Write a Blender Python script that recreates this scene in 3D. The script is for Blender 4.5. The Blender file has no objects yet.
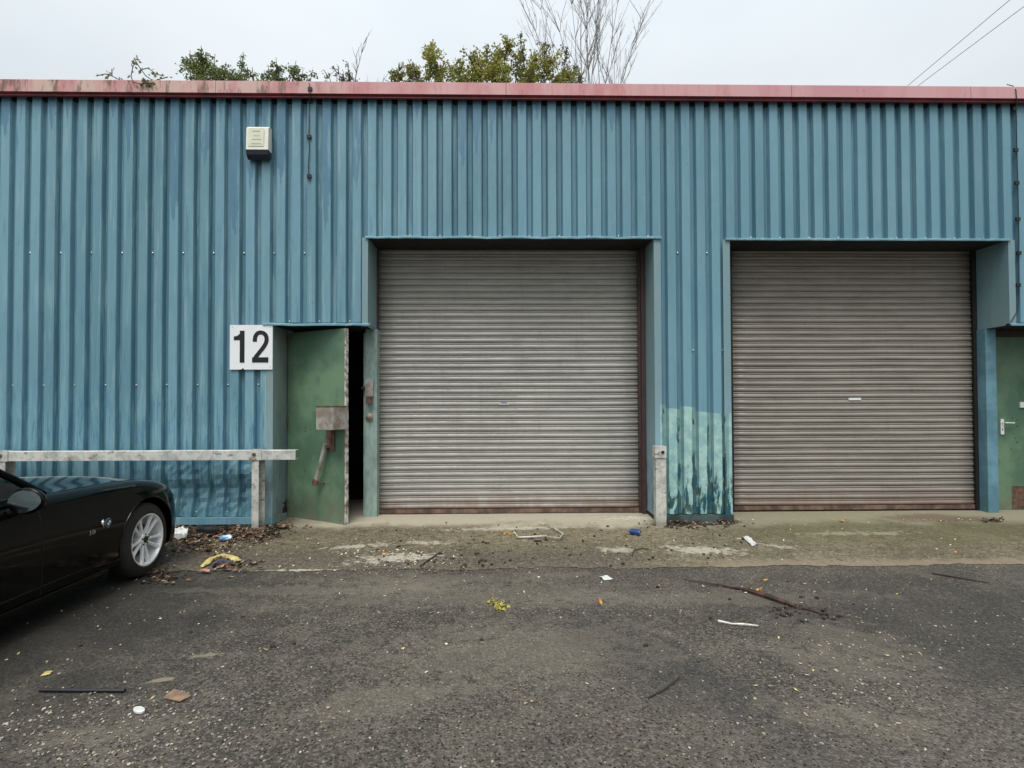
import bpy, bmesh, math, random
from mathutils import Vector, Matrix, noise as mnoise
R = math.radians
random.seed(7)
sc = bpy.context.scene
COL = sc.collection

# ------------------------------------------------------------------ camera
F, CX, HY = 520.0, 512.0, 396.0           # focal length (px), principal point
CAMH, D = 1.5, 6.5
PITCH, YAW, ROLL = R(1.0), R(1.02), R(0.2)
cam = bpy.data.cameras.new('camera'); camo = bpy.data.objects.new('camera', cam); COL.objects.link(camo)
cam.sensor_width = 36; cam.lens = F*36/1024; cam.shift_y = (HY-384)/1024
cam.clip_start = 0.05; cam.clip_end = 2000
camo.location = (0, -D, CAMH)
CR = Matrix.Rotation(-YAW, 4, 'Z') @ Matrix.Rotation(R(90)+PITCH, 4, 'X') @ Matrix.Rotation(-ROLL, 4, 'Z')
camo.rotation_euler = CR.to_euler()
sc.camera = camo

def ray(px, py):
    return CR.to_3x3() @ Vector(((px-CX)/F, -(py-HY)/F, -1))
def at(px, py, Y=0.0):                     # point on the plane at depth Y seen at a pixel
    d = ray(px, py); t = (Y+D)/d.y
    return Vector((d.x*t, Y, CAMH+d.z*t))
def gp(px, py, z=0.0):                     # point on the ground
    d = ray(px, py); t = (z-CAMH)/d.z
    return Vector((d.x*t, -D+d.y*t, z))
def X_(px, py=405, Y=0.0): return at(px, py, Y).x
def Z_(py, px=512, Y=0.0): return at(px, py, Y).z

# ------------------------------------------------------------------ world, sun, exposure
SUN_EL, SUN_AZ = 64, 192                   # degrees; azimuth measured from +Y clockwise
w = bpy.data.worlds.new('World'); sc.world = w; w.use_nodes = True
nt = w.node_tree; nt.nodes.clear()
o = nt.nodes.new('ShaderNodeOutputWorld'); bg = nt.nodes.new('ShaderNodeBackground')
sky = nt.nodes.new('ShaderNodeTexSky'); sky.sky_type = 'NISHITA'; sky.sun_disc = False
sky.sun_elevation = R(SUN_EL); sky.sun_rotation = R(SUN_AZ); sky.dust_density = 6; sky.air_density = 1.4
hs = nt.nodes.new('ShaderNodeHueSaturation'); hs.inputs['Saturation'].default_value = 0.25
mx = nt.nodes.new('ShaderNodeMix'); mx.data_type = 'RGBA'; mx.inputs[0].default_value = 0.8
tcw = nt.nodes.new('ShaderNodeTexCoord'); mp = nt.nodes.new('ShaderNodeMapping'); mp.inputs['Scale'].default_value = (1, 1, 2.4)
nz = nt.nodes.new('ShaderNodeTexNoise'); nz.inputs['Scale'].default_value = 1.6; nz.inputs['Detail'].default_value = 4
cr = nt.nodes.new('ShaderNodeValToRGB')    # overcast cloud sheet, faint grey modulation
cr.color_ramp.elements[0].position = 0.3; cr.color_ramp.elements[0].color = (5.5, 6.05, 6.5, 1)
cr.color_ramp.elements[1].position = 0.7; cr.color_ramp.elements[1].color = (6.55, 7.05, 7.35, 1)
nt.links.new(tcw.outputs['Generated'], mp.inputs[0]); nt.links.new(mp.outputs[0], nz.inputs['Vector'])
nt.links.new(nz.outputs['Fac'], cr.inputs[0])
nt.links.new(sky.outputs[0], hs.inputs['Color']); nt.links.new(hs.outputs[0], mx.inputs[6]); nt.links.new(cr.outputs[0], mx.inputs[7])
sp = nt.nodes.new('ShaderNodeSeparateXYZ'); mr = nt.nodes.new('ShaderNodeMapRange'); vm = nt.nodes.new('ShaderNodeVectorMath'); vm.operation = 'SCALE'
mr.inputs[1].default_value = 0.0; mr.inputs[2].default_value = 1.0; mr.inputs[3].default_value = 0.52; mr.inputs[4].default_value = 1.36   # overcast sky: brighter towards the zenith
nt.links.new(tcw.outputs['Generated'], sp.inputs[0]); nt.links.new(sp.outputs[2], mr.inputs[0])
nt.links.new(mx.outputs[2], vm.inputs[0]); nt.links.new(mr.outputs[0], vm.inputs['Scale']); nt.links.new(vm.outputs[0], bg.inputs[0]); nt.links.new(bg.outputs[0], o.inputs[0])
bg.inputs[1].default_value = 0.1
sun = bpy.data.lights.new('sun', 'SUN'); sun.energy = 1.5; sun.angle = R(28); sun.color = (1, 0.975, 0.94)
suno = bpy.data.objects.new('sun', sun); COL.objects.link(suno)
az, el = R(SUN_AZ), R(SUN_EL)
sd = Vector((math.sin(az)*math.cos(el), math.cos(az)*math.cos(el), math.sin(el)))
suno.rotation_euler = sd.to_track_quat('Z', 'Y').to_euler(); suno.location = (0, -8, 12)
vs = sc.view_settings; vs.view_transform = 'Standard'; vs.look = 'None'; vs.gamma = 1; vs.use_curve_mapping = False
vs.exposure = 0.66
sc.render.engine = 'CYCLES'; sc.render.resolution_x = 1024; sc.render.resolution_y = 768

# ------------------------------------------------------------------ node helper
def lin(c):
    f = lambda v: v/12.92 if v <= 0.04045 else ((v+0.055)/1.055)**2.4
    return tuple(f(v/255) for v in c)
class NT:
    def __init__(s, name, rough=0.6, metal=0.0, spec=0.5):
        s.m = bpy.data.materials.new(name); s.m.use_nodes = True; s.t = s.m.node_tree; s.t.nodes.clear()
        s.o = s.n('ShaderNodeOutputMaterial'); s.b = s.n('ShaderNodeBsdfPrincipled')
        s.l(s.b.outputs[0], s.o.inputs[0]); s.set('Roughness', rough); s.set('Metallic', metal); s.set('Specular IOR Level', spec)
    def n(s, k): return s.t.nodes.new(k)
    def l(s, a, b): s.t.links.new(a, b)
    def put(s, sock, v):
        if isinstance(v, bpy.types.NodeSocket): s.l(v, sock)
        elif isinstance(v, (tuple, list)) and len(v) == 3 and sock.type == 'RGBA': sock.default_value = (*v, 1)
        else: sock.default_value = v
    def set(s, k, v): s.put(s.b.inputs[k], v)
    def pos(s, obj=False):
        if obj:
            return s.n('ShaderNodeTexCoord').outputs['Object']
        return s.n('ShaderNodeNewGeometry').outputs['Position']
    def xyz(s, v):
        k = s.n('ShaderNodeSeparateXYZ'); s.put(k.inputs[0], v); return k.outputs
    def vec(s, x, y, z):
        k = s.n('ShaderNodeCombineXYZ'); s.put(k.inputs[0], x); s.put(k.inputs[1], y); s.put(k.inputs[2], z); return k.outputs[0]
    def ma(s, op, a, b=0.0, c=0.0, clamp=False):
        k = s.n('ShaderNodeMath'); k.operation = op; k.use_clamp = clamp
        s.put(k.inputs[0], a); s.put(k.inputs[1], b); s.put(k.inputs[2], c); return k.outputs[0]
    def sc(s, v, x, y, z):
        k = s.n('ShaderNodeVectorMath'); k.operation = 'MULTIPLY'; s.put(k.inputs[0], v); k.inputs[1].default_value = (x, y, z); return k.outputs[0]
    def addv(s, a, b):
        k = s.n('ShaderNodeVectorMath'); k.operation = 'ADD'; s.put(k.inputs[0], a); s.put(k.inputs[1], b); return k.outputs[0]
    def noise(s, v, scale, det=3, rough=0.55, dist=0.0, col=False):
        k = s.n('ShaderNodeTexNoise'); s.put(k.inputs['Vector'], v); k.inputs['Scale'].default_value = scale
        k.inputs['Detail'].default_value = det; k.inputs['Roughness'].default_value = rough; k.inputs['Distortion'].default_value = dist
        return k.outputs['Color' if col else 'Fac']
    def vor(s, v, scale, feat='F1'):
        k = s.n('ShaderNodeTexVoronoi'); s.put(k.inputs['Vector'], v); k.inputs['Scale'].default_value = scale; k.feature = feat
        return k.outputs
    def white(s, v):
        k = s.n('ShaderNodeTexWhiteNoise'); k.noise_dimensions = '1D'; s.put(k.inputs['W'], v); return k.outputs['Value']
    def step(s, v, a, b, lo=0.0, hi=1.0):
        k = s.n('ShaderNodeMapRange'); k.interpolation_type = 'SMOOTHSTEP'; s.put(k.inputs[0], v)
        k.inputs[1].default_value = a; k.inputs[2].default_value = b; k.inputs[3].default_value = lo; k.inputs[4].default_value = hi
        return k.outputs[0]
    def mix(s, f, a, b, mode='MIX'):
        k = s.n('ShaderNodeMix'); k.data_type = 'RGBA'; k.blend_type = mode
        s.put(k.inputs[0], f); s.put(k.inputs[6], a); s.put(k.inputs[7], b); return k.outputs[2]
    def bump(s, h, st=0.4, dist=0.01):
        k = s.n('ShaderNodeBump'); k.inputs['Strength'].default_value = st; k.inputs['Distance'].default_value = dist
        s.put(k.inputs['Height'], h); s.l(k.outputs[0], s.b.inputs['Normal'])
    def blob(s, x, y, cx, cy, rx, ry, ang=0.0, wob=None):       # soft elliptical stain mask
        dx = s.ma('SUBTRACT', x, cx); dy = s.ma('SUBTRACT', y, cy); c, q = math.cos(ang), math.sin(ang)
        u = s.ma('DIVIDE', s.ma('ADD', s.ma('MULTIPLY', dx, c), s.ma('MULTIPLY', dy, q)), rx)
        v = s.ma('DIVIDE', s.ma('SUBTRACT', s.ma('MULTIPLY', dy, c), s.ma('MULTIPLY', dx, q)), ry)
        r = s.ma('SQRT', s.ma('ADD', s.ma('MULTIPLY', u, u), s.ma('MULTIPLY', v, v)))
        if wob is not None: r = s.ma('ADD', r, wob)
        return s.step(r, 1.0, 0.35)

PITCHX = 0.1885                            # set from the photo's ribs
XPH = X_(488, 150)                         # left edge of one crest

# fixed world dimensions
ZTOP = Z_(97)                              # underside of the capping
XP1, XP2 = X_(273, 420), X_(368, 300)      # personnel opening
XS1, XS2 = X_(654.5, 360), X_(731, 380)    # pier between the shutters
XE1 = X_(1008.5, 280)
ZD1 = Z_(325, 320); ZD2 = at(1012, 325).z
ZL1 = Z_(238, 512); ZL2 = at(870, 240).z
REC = 0.49

def paint(name, base=(104, 154, 178), kind='wall'):
    s = NT(name, 0.5); P = s.pos(); x, y, z = s.xyz(P)
    u = s.ma('DIVIDE', s.ma('SUBTRACT', x, XPH-0.03), PITCHX); cell = s.ma('FLOOR', u)
    big = s.noise(s.sc(P, 1, 1, 0.35), 0.9, 3); fine = s.noise(P, 60, 3)
    streak = s.noise(s.sc(P, 30, 30, 1.1), 1.0, 4, 0.65)
    c = s.mix(s.step(big, 0.35, 0.65), lin((90, 132, 147)), lin((108, 149, 163)))
    rnd = s.white(cell)
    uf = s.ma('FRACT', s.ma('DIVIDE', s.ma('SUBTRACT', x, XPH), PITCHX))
    if kind == 'wall': c = s.mix(s.step(uf, 0.55, 0.6, 0, 0.55), c, lin((50, 92, 110)))      # unfaded, grimier valley paint, with the valleys' shade darkened into it
    c = s.mix(s.ma('MULTIPLY', rnd, 0.35), c, lin((122, 166, 184)))
    c = s.mix(s.step(streak, 0.52, 0.75, 0, 0.35), c, lin((128, 164, 172)))
    if kind == 'wall':
        # paler chalked paint on parts of the wall, with darker fresh tongues running down from the top of each rib
        r2 = s.white(s.ma('ADD', cell, 31.7)); r3 = s.white(s.ma('ADD', cell, 77.3))
        zone = s.step(x, XS2+0.2, XS1-0.6)                  # tongues stop at the right-hand unit
        wob = s.noise(s.sc(P, 26, 26, 3.0), 1.0, 3)
        ln = s.ma('ADD', s.ma('ADD', 0.12, s.ma('MULTIPLY', s.ma('POWER', r2, 1.5), s.step(x, -1.2, -3.2, 0.85, 2.3))), s.ma('MULTIPLY', s.ma('SUBTRACT', wob, 0.45), 0.9))
        depth = s.ma('SUBTRACT', ZTOP, z)
        fr = s.ma('ABSOLUTE', s.ma('SUBTRACT', s.ma('FRACT', u), 0.42))     # taper to a tongue
        ln2 = s.ma('SUBTRACT', ln, s.ma('MULTIPLY', fr, 1.2))
        t = s.ma('MULTIPLY', s.step(s.ma('SUBTRACT', ln2, depth), -0.01, 0.025), s.ma('MULTIPLY', zone, s.step(r3, 0.22, 0.26)))
        t = s.ma('MULTIPLY', t, s.step(uf, 0.6, 0.57))
        c = s.mix(s.ma('MULTIPLY', t, 0.7), c, lin((66, 112, 138)))
        ch = s.noise(s.addv(s.sc(P, 16, 16, 0.9), (1, 2, 9)), 1.0, 4, 0.65)
        c = s.mix(s.ma('MULTIPLY', s.step(ch, 0.54, 0.62, 0, 0.45), s.step(x, 0.5, -2.0, 0.2, 1.0)), c, lin((134, 170, 174)))
        c = s.mix(s.ma('MULTIPLY', s.step(ch, 0.42, 0.34, 0, 0.45), s.step(x, 0.5, -2.0, 0.3, 1.0)), c, lin((66, 110, 128)))
        # rain-washed drips lower down
        b2 = s.noise(s.addv(s.sc(P, 24, 24, 2.2), (3, 8, 1)), 1.0, 4, 0.7)
        low = s.ma('MULTIPLY', s.step(z, 2.1, 1.3), s.step(x, -2.6, -3.1))
        c = s.mix(s.ma('MULTIPLY', s.step(b2, 0.53, 0.6, 0, 0.6), low), c, lin((58, 112, 140)))
        c = s.mix(s.ma('MULTIPLY', s.step(b2, 0.47, 0.40, 0, 0.35), low), c, lin((128, 172, 184)))
        # green algae haze low on the wall
        al = s.ma('MULTIPLY', s.step(z, 1.0, 0.1), s.step(big, 0.4, 0.6))
        c = s.mix(s.ma('MULTIPLY', al, 0.3), c, lin((84, 128, 130)))
        # pale unpainted edge strip near the sign
        st = s.ma('MULTIPLY', s.step(x, XP1-0.105, XP1-0.095), s.step(x, XP1+0.02, XP1+0.01))
        st = s.ma('MULTIPLY', st, s.ma('MULTIPLY', s.step(z, at(270, 372).z, at(270, 376).z), s.step(z, at(270, 449).z, at(270, 445).z)))
        c = s.mix(s.ma('MULTIPLY', st, 0.85), c, lin((150, 190, 176)))
        st2 = s.ma('MULTIPLY', s.step(x, XP1-0.14, XP1-0.12), s.step(z, 0.85, 0.8)); st2 = s.ma('MULTIPLY', st2, s.step(x, XP1+0.3, XP1+0.2))
        c = s.mix(s.ma('MULTIPLY', st2, s.step(s.noise(P, 16, 4, 0.7), 0.5, 0.56)), c, lin((36, 74, 88)))
    if kind == 'trim':
        m = s.noise(s.sc(P, 3, 3, 1), 3.0, 4, 0.7)
        c = s.mix(s.step(m, 0.5, 0.62, 0, 0.7), c, lin((134, 168, 168)))
        c = s.mix(s.step(s.noise(P, 9, 5, 0.75), 0.6, 0.68), c, lin((86, 84, 74)))
    if kind == 'reveal':
        m = s.noise(s.sc(P, 1, 1, 0.5), 2.0, 4, 0.6)
        c = s.mix(s.step(m, 0.35, 0.6, 0.35, 0.85), c, lin((124, 148, 150)))
        c = s.mix(s.ma('MULTIPLY', s.step(x, XP1+0.06, XP1+0.03), s.step(y, 0.0, 0.01, 0.25, 0.8)), c, s.mix(s.step(m, 0.4, 0.6), lin((112, 122, 116)), lin((136, 146, 140))))
        low = s.step(z, 1.9, 0.7)
        c = s.mix(s.ma('MULTIPLY', low, s.step(x, -0.2, 0.2, 0.2, 0.5)), c, lin((150, 184, 200)))
        c = s.mix(s.ma('MULTIPLY', s.step(z, 1.5, 0.0, 0, 0.8), s.step(s.noise(s.sc(P, 8, 8, 2), 1.5, 5, 0.7), 0.48, 0.62)), c, lin((104, 112, 108)))
    pier_on = kind in ('wall', 'reveal')
    if pier_on:
        # repainted light patch on the pier, worn through in places
        pz = at(690, 405).z; edge = s.ma('ADD', pz, s.ma('MULTIPLY', s.ma('SUBTRACT', s.white(s.ma('ADD', cell, 5.5)), 0.5), 0.05))
        edge = s.ma('SUBTRACT', edge, s.ma('MULTIPLY', s.ma('SUBTRACT', x, XS1), 0.10))
        pier = s.ma('MULTIPLY', s.ma('MULTIPLY', s.step(x, XS1+0.062, XS1+0.066), s.step(x, XS2+0.06, XS2+0.05)), s.step(s.ma('SUBTRACT', edge, z), -0.004, 0.01))
        pn = s.noise(P, 7, 3, 0.6)
        pc = s.mix(s.step(pn, 0.4, 0.65), lin((140, 180, 180)), lin((168, 202, 194)))
        pc = s.mix(s.step(uf, 0.55, 0.6, 0, 0.55), pc, lin((84, 122, 124)))  # valley shade carried into the patch colour as well
        pc = s.mix(s.step(s.noise(s.sc(P, 20, 20, 1.5), 1.0, 4, 0.7), 0.5, 0.66, 0, 0.4), pc, lin((110, 154, 160)))
        c = s.mix(pier, c, pc)
        wn = s.noise(s.sc(P, 14, 14, 3.2), 1.0, 5, 0.7, 0.6)
        thr = s.step(z, 0.1, 1.3, 0.48, 0.68)
        val = s.step(s.ma('ABSOLUTE', s.ma('SUBTRACT', s.ma('FRACT', u), 0.83)), 0.22, 0.10, 0, 0.12)
        worn = s.step(s.ma('SUBTRACT', s.ma('ADD', wn, val), thr), -0.01, 0.045)
        wc = s.mix(s.step(s.noise(P, 5, 2), 0.45, 0.55), lin((34, 82, 96)), lin((62, 88, 84)))
        c = s.mix(s.ma('MULTIPLY', worn, pier), c, wc)
    # scattered chips and dirt specks
    sp = s.vor(P, 14)
    c = s.mix(s.ma('MULTIPLY', s.step(sp['Distance'], 0.09, 0.05), s.step(s.xyz(sp['Color'])[0], 0.86, 0.88)), c, lin((52, 66, 70)))
    c = s.mix(s.step(fine, 0.62, 0.8, 0, 0.2), c, lin((70, 100, 110)))
    s.set('Base Color', c); s.set('Roughness', s.step(streak, 0.3, 0.7, 0.4, 0.62))
    s.bump(s.ma('ADD', s.noise(s.sc(P, 3, 3, 1.2), 3, 2), s.ma('MULTIPLY', fine, 0.04)), 0.35, 0.02)
    return s.m

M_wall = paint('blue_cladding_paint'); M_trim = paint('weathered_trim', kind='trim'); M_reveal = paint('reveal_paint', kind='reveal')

def simple(name, c, rough=0.6, metal=0.0, var=0.25, scale=8, c2=None, spec=0.5, bump=0.0):
    s = NT(name, rough, metal, spec); P = s.pos(True); n = s.noise(P, scale, 4, 0.65)
    c = lin(c); c2 = lin(c2) if c2 else tuple(v*(1-var) for v in c)
    s.set('Base Color', s.mix(s.step(n, 0.38, 0.62), c2, c))
    if bump: s.bump(n, bump, 0.01)
    return s.m

def m_capping():
    s = NT('faded_red_capping', 0.5); P = s.pos(); x, y, z = s.xyz(P)
    n = s.noise(s.sc(P, 1, 1, 0.3), 2.2, 4, 0.65); v = s.noise(s.sc(P, 14, 14, 1.5), 1.0, 4, 0.7)
    c = s.mix(s.step(n, 0.38, 0.62), lin((182, 114, 117)), lin((194, 146, 146)))
    c = s.mix(s.step(v, 0.5, 0.7, 0, 0.6), c, lin((180, 108, 110)))
    left = s.step(x, -1.0, -4.6)
    c = s.mix(s.ma('MULTIPLY', s.step(n, 0.45, 0.6, 0.2, 0.9), left), c, lin((192, 166, 152)))
    d = s.step(s.noise(s.sc(P, 5, 5, 1.2), 1.6, 5, 0.72), 0.50, 0.62)
    c = s.mix(s.ma('MULTIPLY', d, s.step(x, -1.5, -3.2, 0.0, 0.9)), c, lin((104, 80, 66)))
    c = s.mix(s.step(x, 2.5, 3.6, 0, 0.5), c, lin((196, 152, 156)))
    d2 = s.step(s.noise(s.sc(P, 22, 22, 2), 1.0, 4, 0.7), 0.66, 0.7)
    c = s.mix(s.ma('MULTIPLY', d2, 0.7), c, lin((110, 52, 58)))
    s.set('Base Color', c); s.set('Roughness', 0.55); return s.m
M_cap = m_capping()
M_caplip = simple('dark_red_lip', (112, 30, 40), 0.5, var=0.5, scale=3)

def m_shutter(name, a, b, warm):
    s = NT(name, 0.5, 0.0, 0.5); P = s.pos(); x, y, z = s.xyz(P)
    n = s.noise(s.sc(P, 0.5, 1, 6), 2.0, 4, 0.7); q = s.noise(s.sc(P, 2.5, 1, 1), 3, 5, 0.7)
    cell = s.white(s.ma('FLOOR', s.ma('DIVIDE', z, 0.0855)))
    c = s.mix(s.step(n, 0.35, 0.65), lin(a), lin(b)); c = s.mix(s.ma('MULTIPLY', cell, 0.3), c, lin(b))
    c = s.mix(s.step(q, 0.5, 0.68, 0, 0.12), c, lin((112, 100, 92)))
    h1 = s.noise(s.sc(P, 1.6, 1, 9), 3, 5, 0.75); c = s.mix(s.step(h1, 0.52, 0.66, 0, 0.18), c, lin((92, 84, 78)))
    dr = s.noise(s.sc(P, 18, 1, 0.7), 1.0, 4, 0.7); c = s.mix(s.step(dr, 0.58, 0.7, 0, 0.1), c, lin((86, 78, 72)))
    hd = s.noise(s.addv(P, (4, 0, 1)), 1.3, 3); c = s.mix(s.step(hd, 0.5, 0.75, 0, 0.12), c, lin((190, 184, 176)))
    r = s.ma('MULTIPLY', s.step(z, 0.42, 0.08), s.step(q, 0.3, 0.6, 0.3, 1))
    c = s.mix(s.ma('MULTIPLY', r, warm), c, lin((122, 86, 66)))
    s.set('Base Color', c); s.set('Roughness', s.step(q, 0.35, 0.65, 0.38, 0.6)); return s.m
M_sh1 = m_shutter('galvanised_shutter', (146, 144, 138), (166, 163, 156), 0.6)
M_sh2 = m_shutter('brown_grey_shutter', (130, 123, 115), (148, 141, 133), 0.55)
M_rust = simple('rusty_steel', (116, 88, 72), 0.8, 0.2, scale=14, c2=(82, 62, 54))
M_brown = simple('brown_guide_rail', (74, 56, 54), 0.6, 0.1, scale=6)
def m_green(name):
    s = NT(name, 0.45); P = s.pos(); x, y, z = s.xyz(P)
    n = s.noise(P, 1.7, 4, 0.6); m = s.noise(s.sc(P, 1, 1, 0.6), 5, 5, 0.7)
    c = s.mix(s.step(n, 0.38, 0.62), lin((80, 110, 88)), lin((106, 134, 106)))
    c = s.mix(s.step(m, 0.52, 0.7, 0, 0.5), c, lin((72, 98, 84)))
    c = s.mix(s.ma('MULTIPLY', s.step(z, 0.55, 0.02), s.step(m, 0.35, 0.6, 0.2, 0.9)), c, lin((108, 112, 96)))
    sp = s.vor(P, 11); c = s.mix(s.ma('MULTIPLY', s.step(sp['Distance'], 0.12, 0.07), s.step(s.xyz(sp['Color'])[0], 0.7, 0.72)), c, lin((44, 50, 40)))
    c = s.mix(s.step(s.noise(P, 14, 5, 0.8), 0.68, 0.72), c, lin((150, 150, 132)))
    s.set('Base Color', c); s.bump(m, 0.3, 0.02); return s.m
M_green = m_green('worn_green_door_paint')
def m_galv(name='galvanised_steel', a=(170, 171, 165), b=(212, 211, 203)):
    s = NT(name, 0.55, 0.25); P = s.pos(); n = s.noise(P, 9, 5, 0.7); x, y, z = s.xyz(P)
    c = s.mix(s.step(n, 0.35, 0.6), lin(a), lin(b))
    c = s.mix(s.step(s.noise(s.sc(P, 2.5, 2.5, 4), 3, 5, 0.75), 0.56, 0.66), c, lin((140, 118, 92)))
    c = s.mix(s.step(z, 0.18, 0.02, 0, 0.7), c, lin((126, 118, 96)))
    s.set('Base Color', c); s.bump(n, 0.25, 0.005); return s.m
M_galv = m_galv()
def m_post(name='pale_green_post'):
    s = NT(name, 0.5); P = s.pos(); x, y, z = s.xyz(P); n = s.noise(s.sc(P, 3, 3, 1), 3, 5, 0.7)
    c = s.mix(s.step(n, 0.35, 0.65), lin((124, 144, 138)), lin((156, 178, 168)))
    c = s.mix(s.step(n, 0.6, 0.72), c, lin((96, 102, 92))); s.set('Base Color', c); return s.m
M_post = m_post()
M_bluepost = simple('blue_post_paint', (104, 146, 162), 0.5, scale=3, c2=(84, 122, 136))
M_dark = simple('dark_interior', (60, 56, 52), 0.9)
M_black = simple('black_plastic_and_lip_shadow', (26, 26, 28), 0.5)
M_lockbox = simple('rusty_galvanised_box', (170, 169, 164), 0.6, 0.1, scale=7, c2=(136, 122, 108))
M_edge = simple('chipped_white_edge', (214, 214, 204), 0.6, scale=12, c2=(120, 104, 88))
M_screw = simple('zinc_screw', (190, 196, 196), 0.3, 0.7)
M_white = simple('white_plastic', (226, 228, 226), 0.4, var=0.06)
M_sign = simple('white_sign_panel', (236, 237, 238), 0.35, var=0.04, scale=3)
M_ink = simple('black_sign_ink', (22, 22, 24), 0.4)
M_cream = simple('yellowed_plastic', (234, 232, 218), 0.45, var=0.08)
M_creamlbl = simple('aged_label', (226, 224, 204), 0.5, var=0.08)
M_faint = simple('faded_print', (190, 188, 170), 0.6)
M_cable = simple('black_cable', (44, 42, 42), 0.6)
M_soffit = simple('near_black_soffit', (30, 36, 36), 0.8, scale=4, c2=(20, 22, 22))  # near-black colour for the lintel undersides
M_footrim = simple('dirty_foot_trim', (74, 92, 92), 0.6, scale=5, c2=(50, 58, 56))
M_railblk = simple('dark_guide', (28, 24, 24), 0.6)

def m_asphalt():
    s = NT('worn_asphalt', 0.75, spec=0.4); P = s.pos(); x, y, z = s.xyz(P)
    big = s.noise(P, 0.55, 4, 0.6); mid = s.noise(P, 2.6, 5, 0.65)
    v1 = s.vor(P, 75); v2 = s.vor(P, 150); v3 = s.vor(P, 38)
    r1 = s.xyz(v1['Color']); r2 = s.xyz(v2['Color']); r3 = s.xyz(v3['Color'])
    c = s.mix(s.step(big, 0.35, 0.65), lin((62, 57, 50)), lin((84, 78, 69)))
    c = s.mix(s.step(mid, 0.45, 0.65, 0, 0.7), c, lin((98, 91, 79)))
    m2 = s.noise(P, 9, 4, 0.7); m3 = s.noise(P, 30, 3, 0.7)
    c = s.mix(s.step(m2, 0.52, 0.66, 0, 0.45), c, lin((46, 43, 39))); c = s.mix(s.step(m3, 0.5, 0.7, 0, 0.4), c, lin((46, 43, 39))); c = s.mix(s.step(m3, 0.45, 0.32, 0, 0.45), c, lin((114, 106, 93)))
    c = s.mix(s.ma('MULTIPLY', s.step(r1[0], 0.35, 1.0), 0.8), c, lin((112, 105, 96)))
    c = s.mix(s.ma('MULTIPLY', s.step(r2[0], 0.3, 0.0), 0.7), c, lin((30, 29, 28)))
    dens = s.step(mid, 0.35, 0.65, 0.992, 0.955)
    wh = s.ma('MULTIPLY', s.step(s.ma('SUBTRACT', r1[1], dens), 0.0, 0.01), s.step(v1['Distance'], 0.5, 0.36))
    c = s.mix(s.ma('MULTIPLY', wh, 0.5), c, lin((176, 168, 152)))
    wh2 = s.ma('MULTIPLY', s.step(r3[1], 0.975, 0.98), s.step(v3['Distance'], 0.34, 0.26))
    c = s.mix(s.ma('MULTIPLY', wh2, 0.5), c, lin((150, 142, 126)))
    bk = s.ma('MULTIPLY', s.step(r1[2], 0.9, 0.92), s.step(v1['Distance'], 0.5, 0.38))
    c = s.mix(bk, c, lin((24, 23, 22)))
    # damp darker area on the left and the far right, by the car
    wb = s.ma('MULTIPLY', s.ma('SUBTRACT', mid, 0.5), 0.9)
    g = gp(120, 600); damp = s.blob(x, y, g.x-0.7, g.y-0.5, 2.6, 2.6, 0.3, wb)
    c = s.mix(s.ma('MULTIPLY', damp, 0.74), c, lin((32, 29, 24)))
    g = gp(930, 620); damp2 = s.blob(x, y, g.x+.3, g.y-0.1, 2.3, 1.3, -0.2, wb)
    c = s.mix(s.ma('MULTIPLY', damp2, 0.5), c, lin((44, 42, 40)))
    g = gp(640, 640); damp3 = s.blob(x, y, g.x, g.y-.3, 0.45, 1.3, 0.5, wb)
    c = s.mix(s.ma('MULTIPLY', damp3, 0.4), c, lin((44, 44, 46)))
    wb3 = s.ma('ADD', s.ma('MULTIPLY', s.ma('SUBTRACT', m2, 0.5), 2.4), s.ma('MULTIPLY', s.ma('SUBTRACT', mid, 0.5), 2.2)); wb4 = s.ma('ADD', s.ma('MULTIPLY', s.ma('SUBTRACT', m3, 0.5), 2.0), s.ma('MULTIPLY', s.ma('SUBTRACT', m2, 0.5), 2.0))
    # pale worn scuffs
    for px, py, rx, ry, an in ((205, 655, .10, .045, .3), (160, 680, .09, .03, .3), (830, 660, .5, .25, -.6), (560, 575, .35, .12, 0), (410, 585, .5, .2, .1), (100, 735, .35, .12, .2), (860, 720, .5, .15, -.3), (380, 700, .5, .2, .2), (850, 640, .5, .35, -.8), (700, 598, 1.8, .2, 0), (330, 590, 1.5, .14, 0), (520, 650, 1.2, .5, .1), (470, 595, 1.6, .35, 0), (420, 580, 1.2, .2, 0)):
        g = gp(px, py); m_ = s.blob(x, y, g.x, g.y, rx, ry, an, wb3 if rx > .2 else wb4)
        c = s.mix(s.ma('MULTIPLY', m_, 0.6 if rx < .2 else 0.33), c, lin((150, 140, 118) if rx < .2 else (122, 114, 100)))
    # thin cracks
    ck = s.vor(s.addv(P, s.sc(s.noise(P, 3, 3, col=True), .5, .5, .5)), 0.55, 'DISTANCE_TO_EDGE')
    c = s.mix(s.ma('MULTIPLY', s.step(ck['Distance'], 0.006, 0.002), s.step(big, 0.56, 0.62, 0, 0.35)), c, lin((26, 25, 24)))
    s.set('Base Color', c); s.set('Roughness', s.step(mid, 0.3, 0.7, 0.55, 0.85))
    h = s.ma('ADD', s.ma('MULTIPLY', s.ma('SUBTRACT', 1, v1['Distance']), 0.6), s.ma('ADD', s.ma('MULTIPLY', r1[0], 0.5), s.ma('MULTIPLY', s.ma('SUBTRACT', 1, v2['Distance']), 0.4)))
    s.bump(h, 1.0, 0.008); return s.m
M_asph = m_asphalt()
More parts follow.
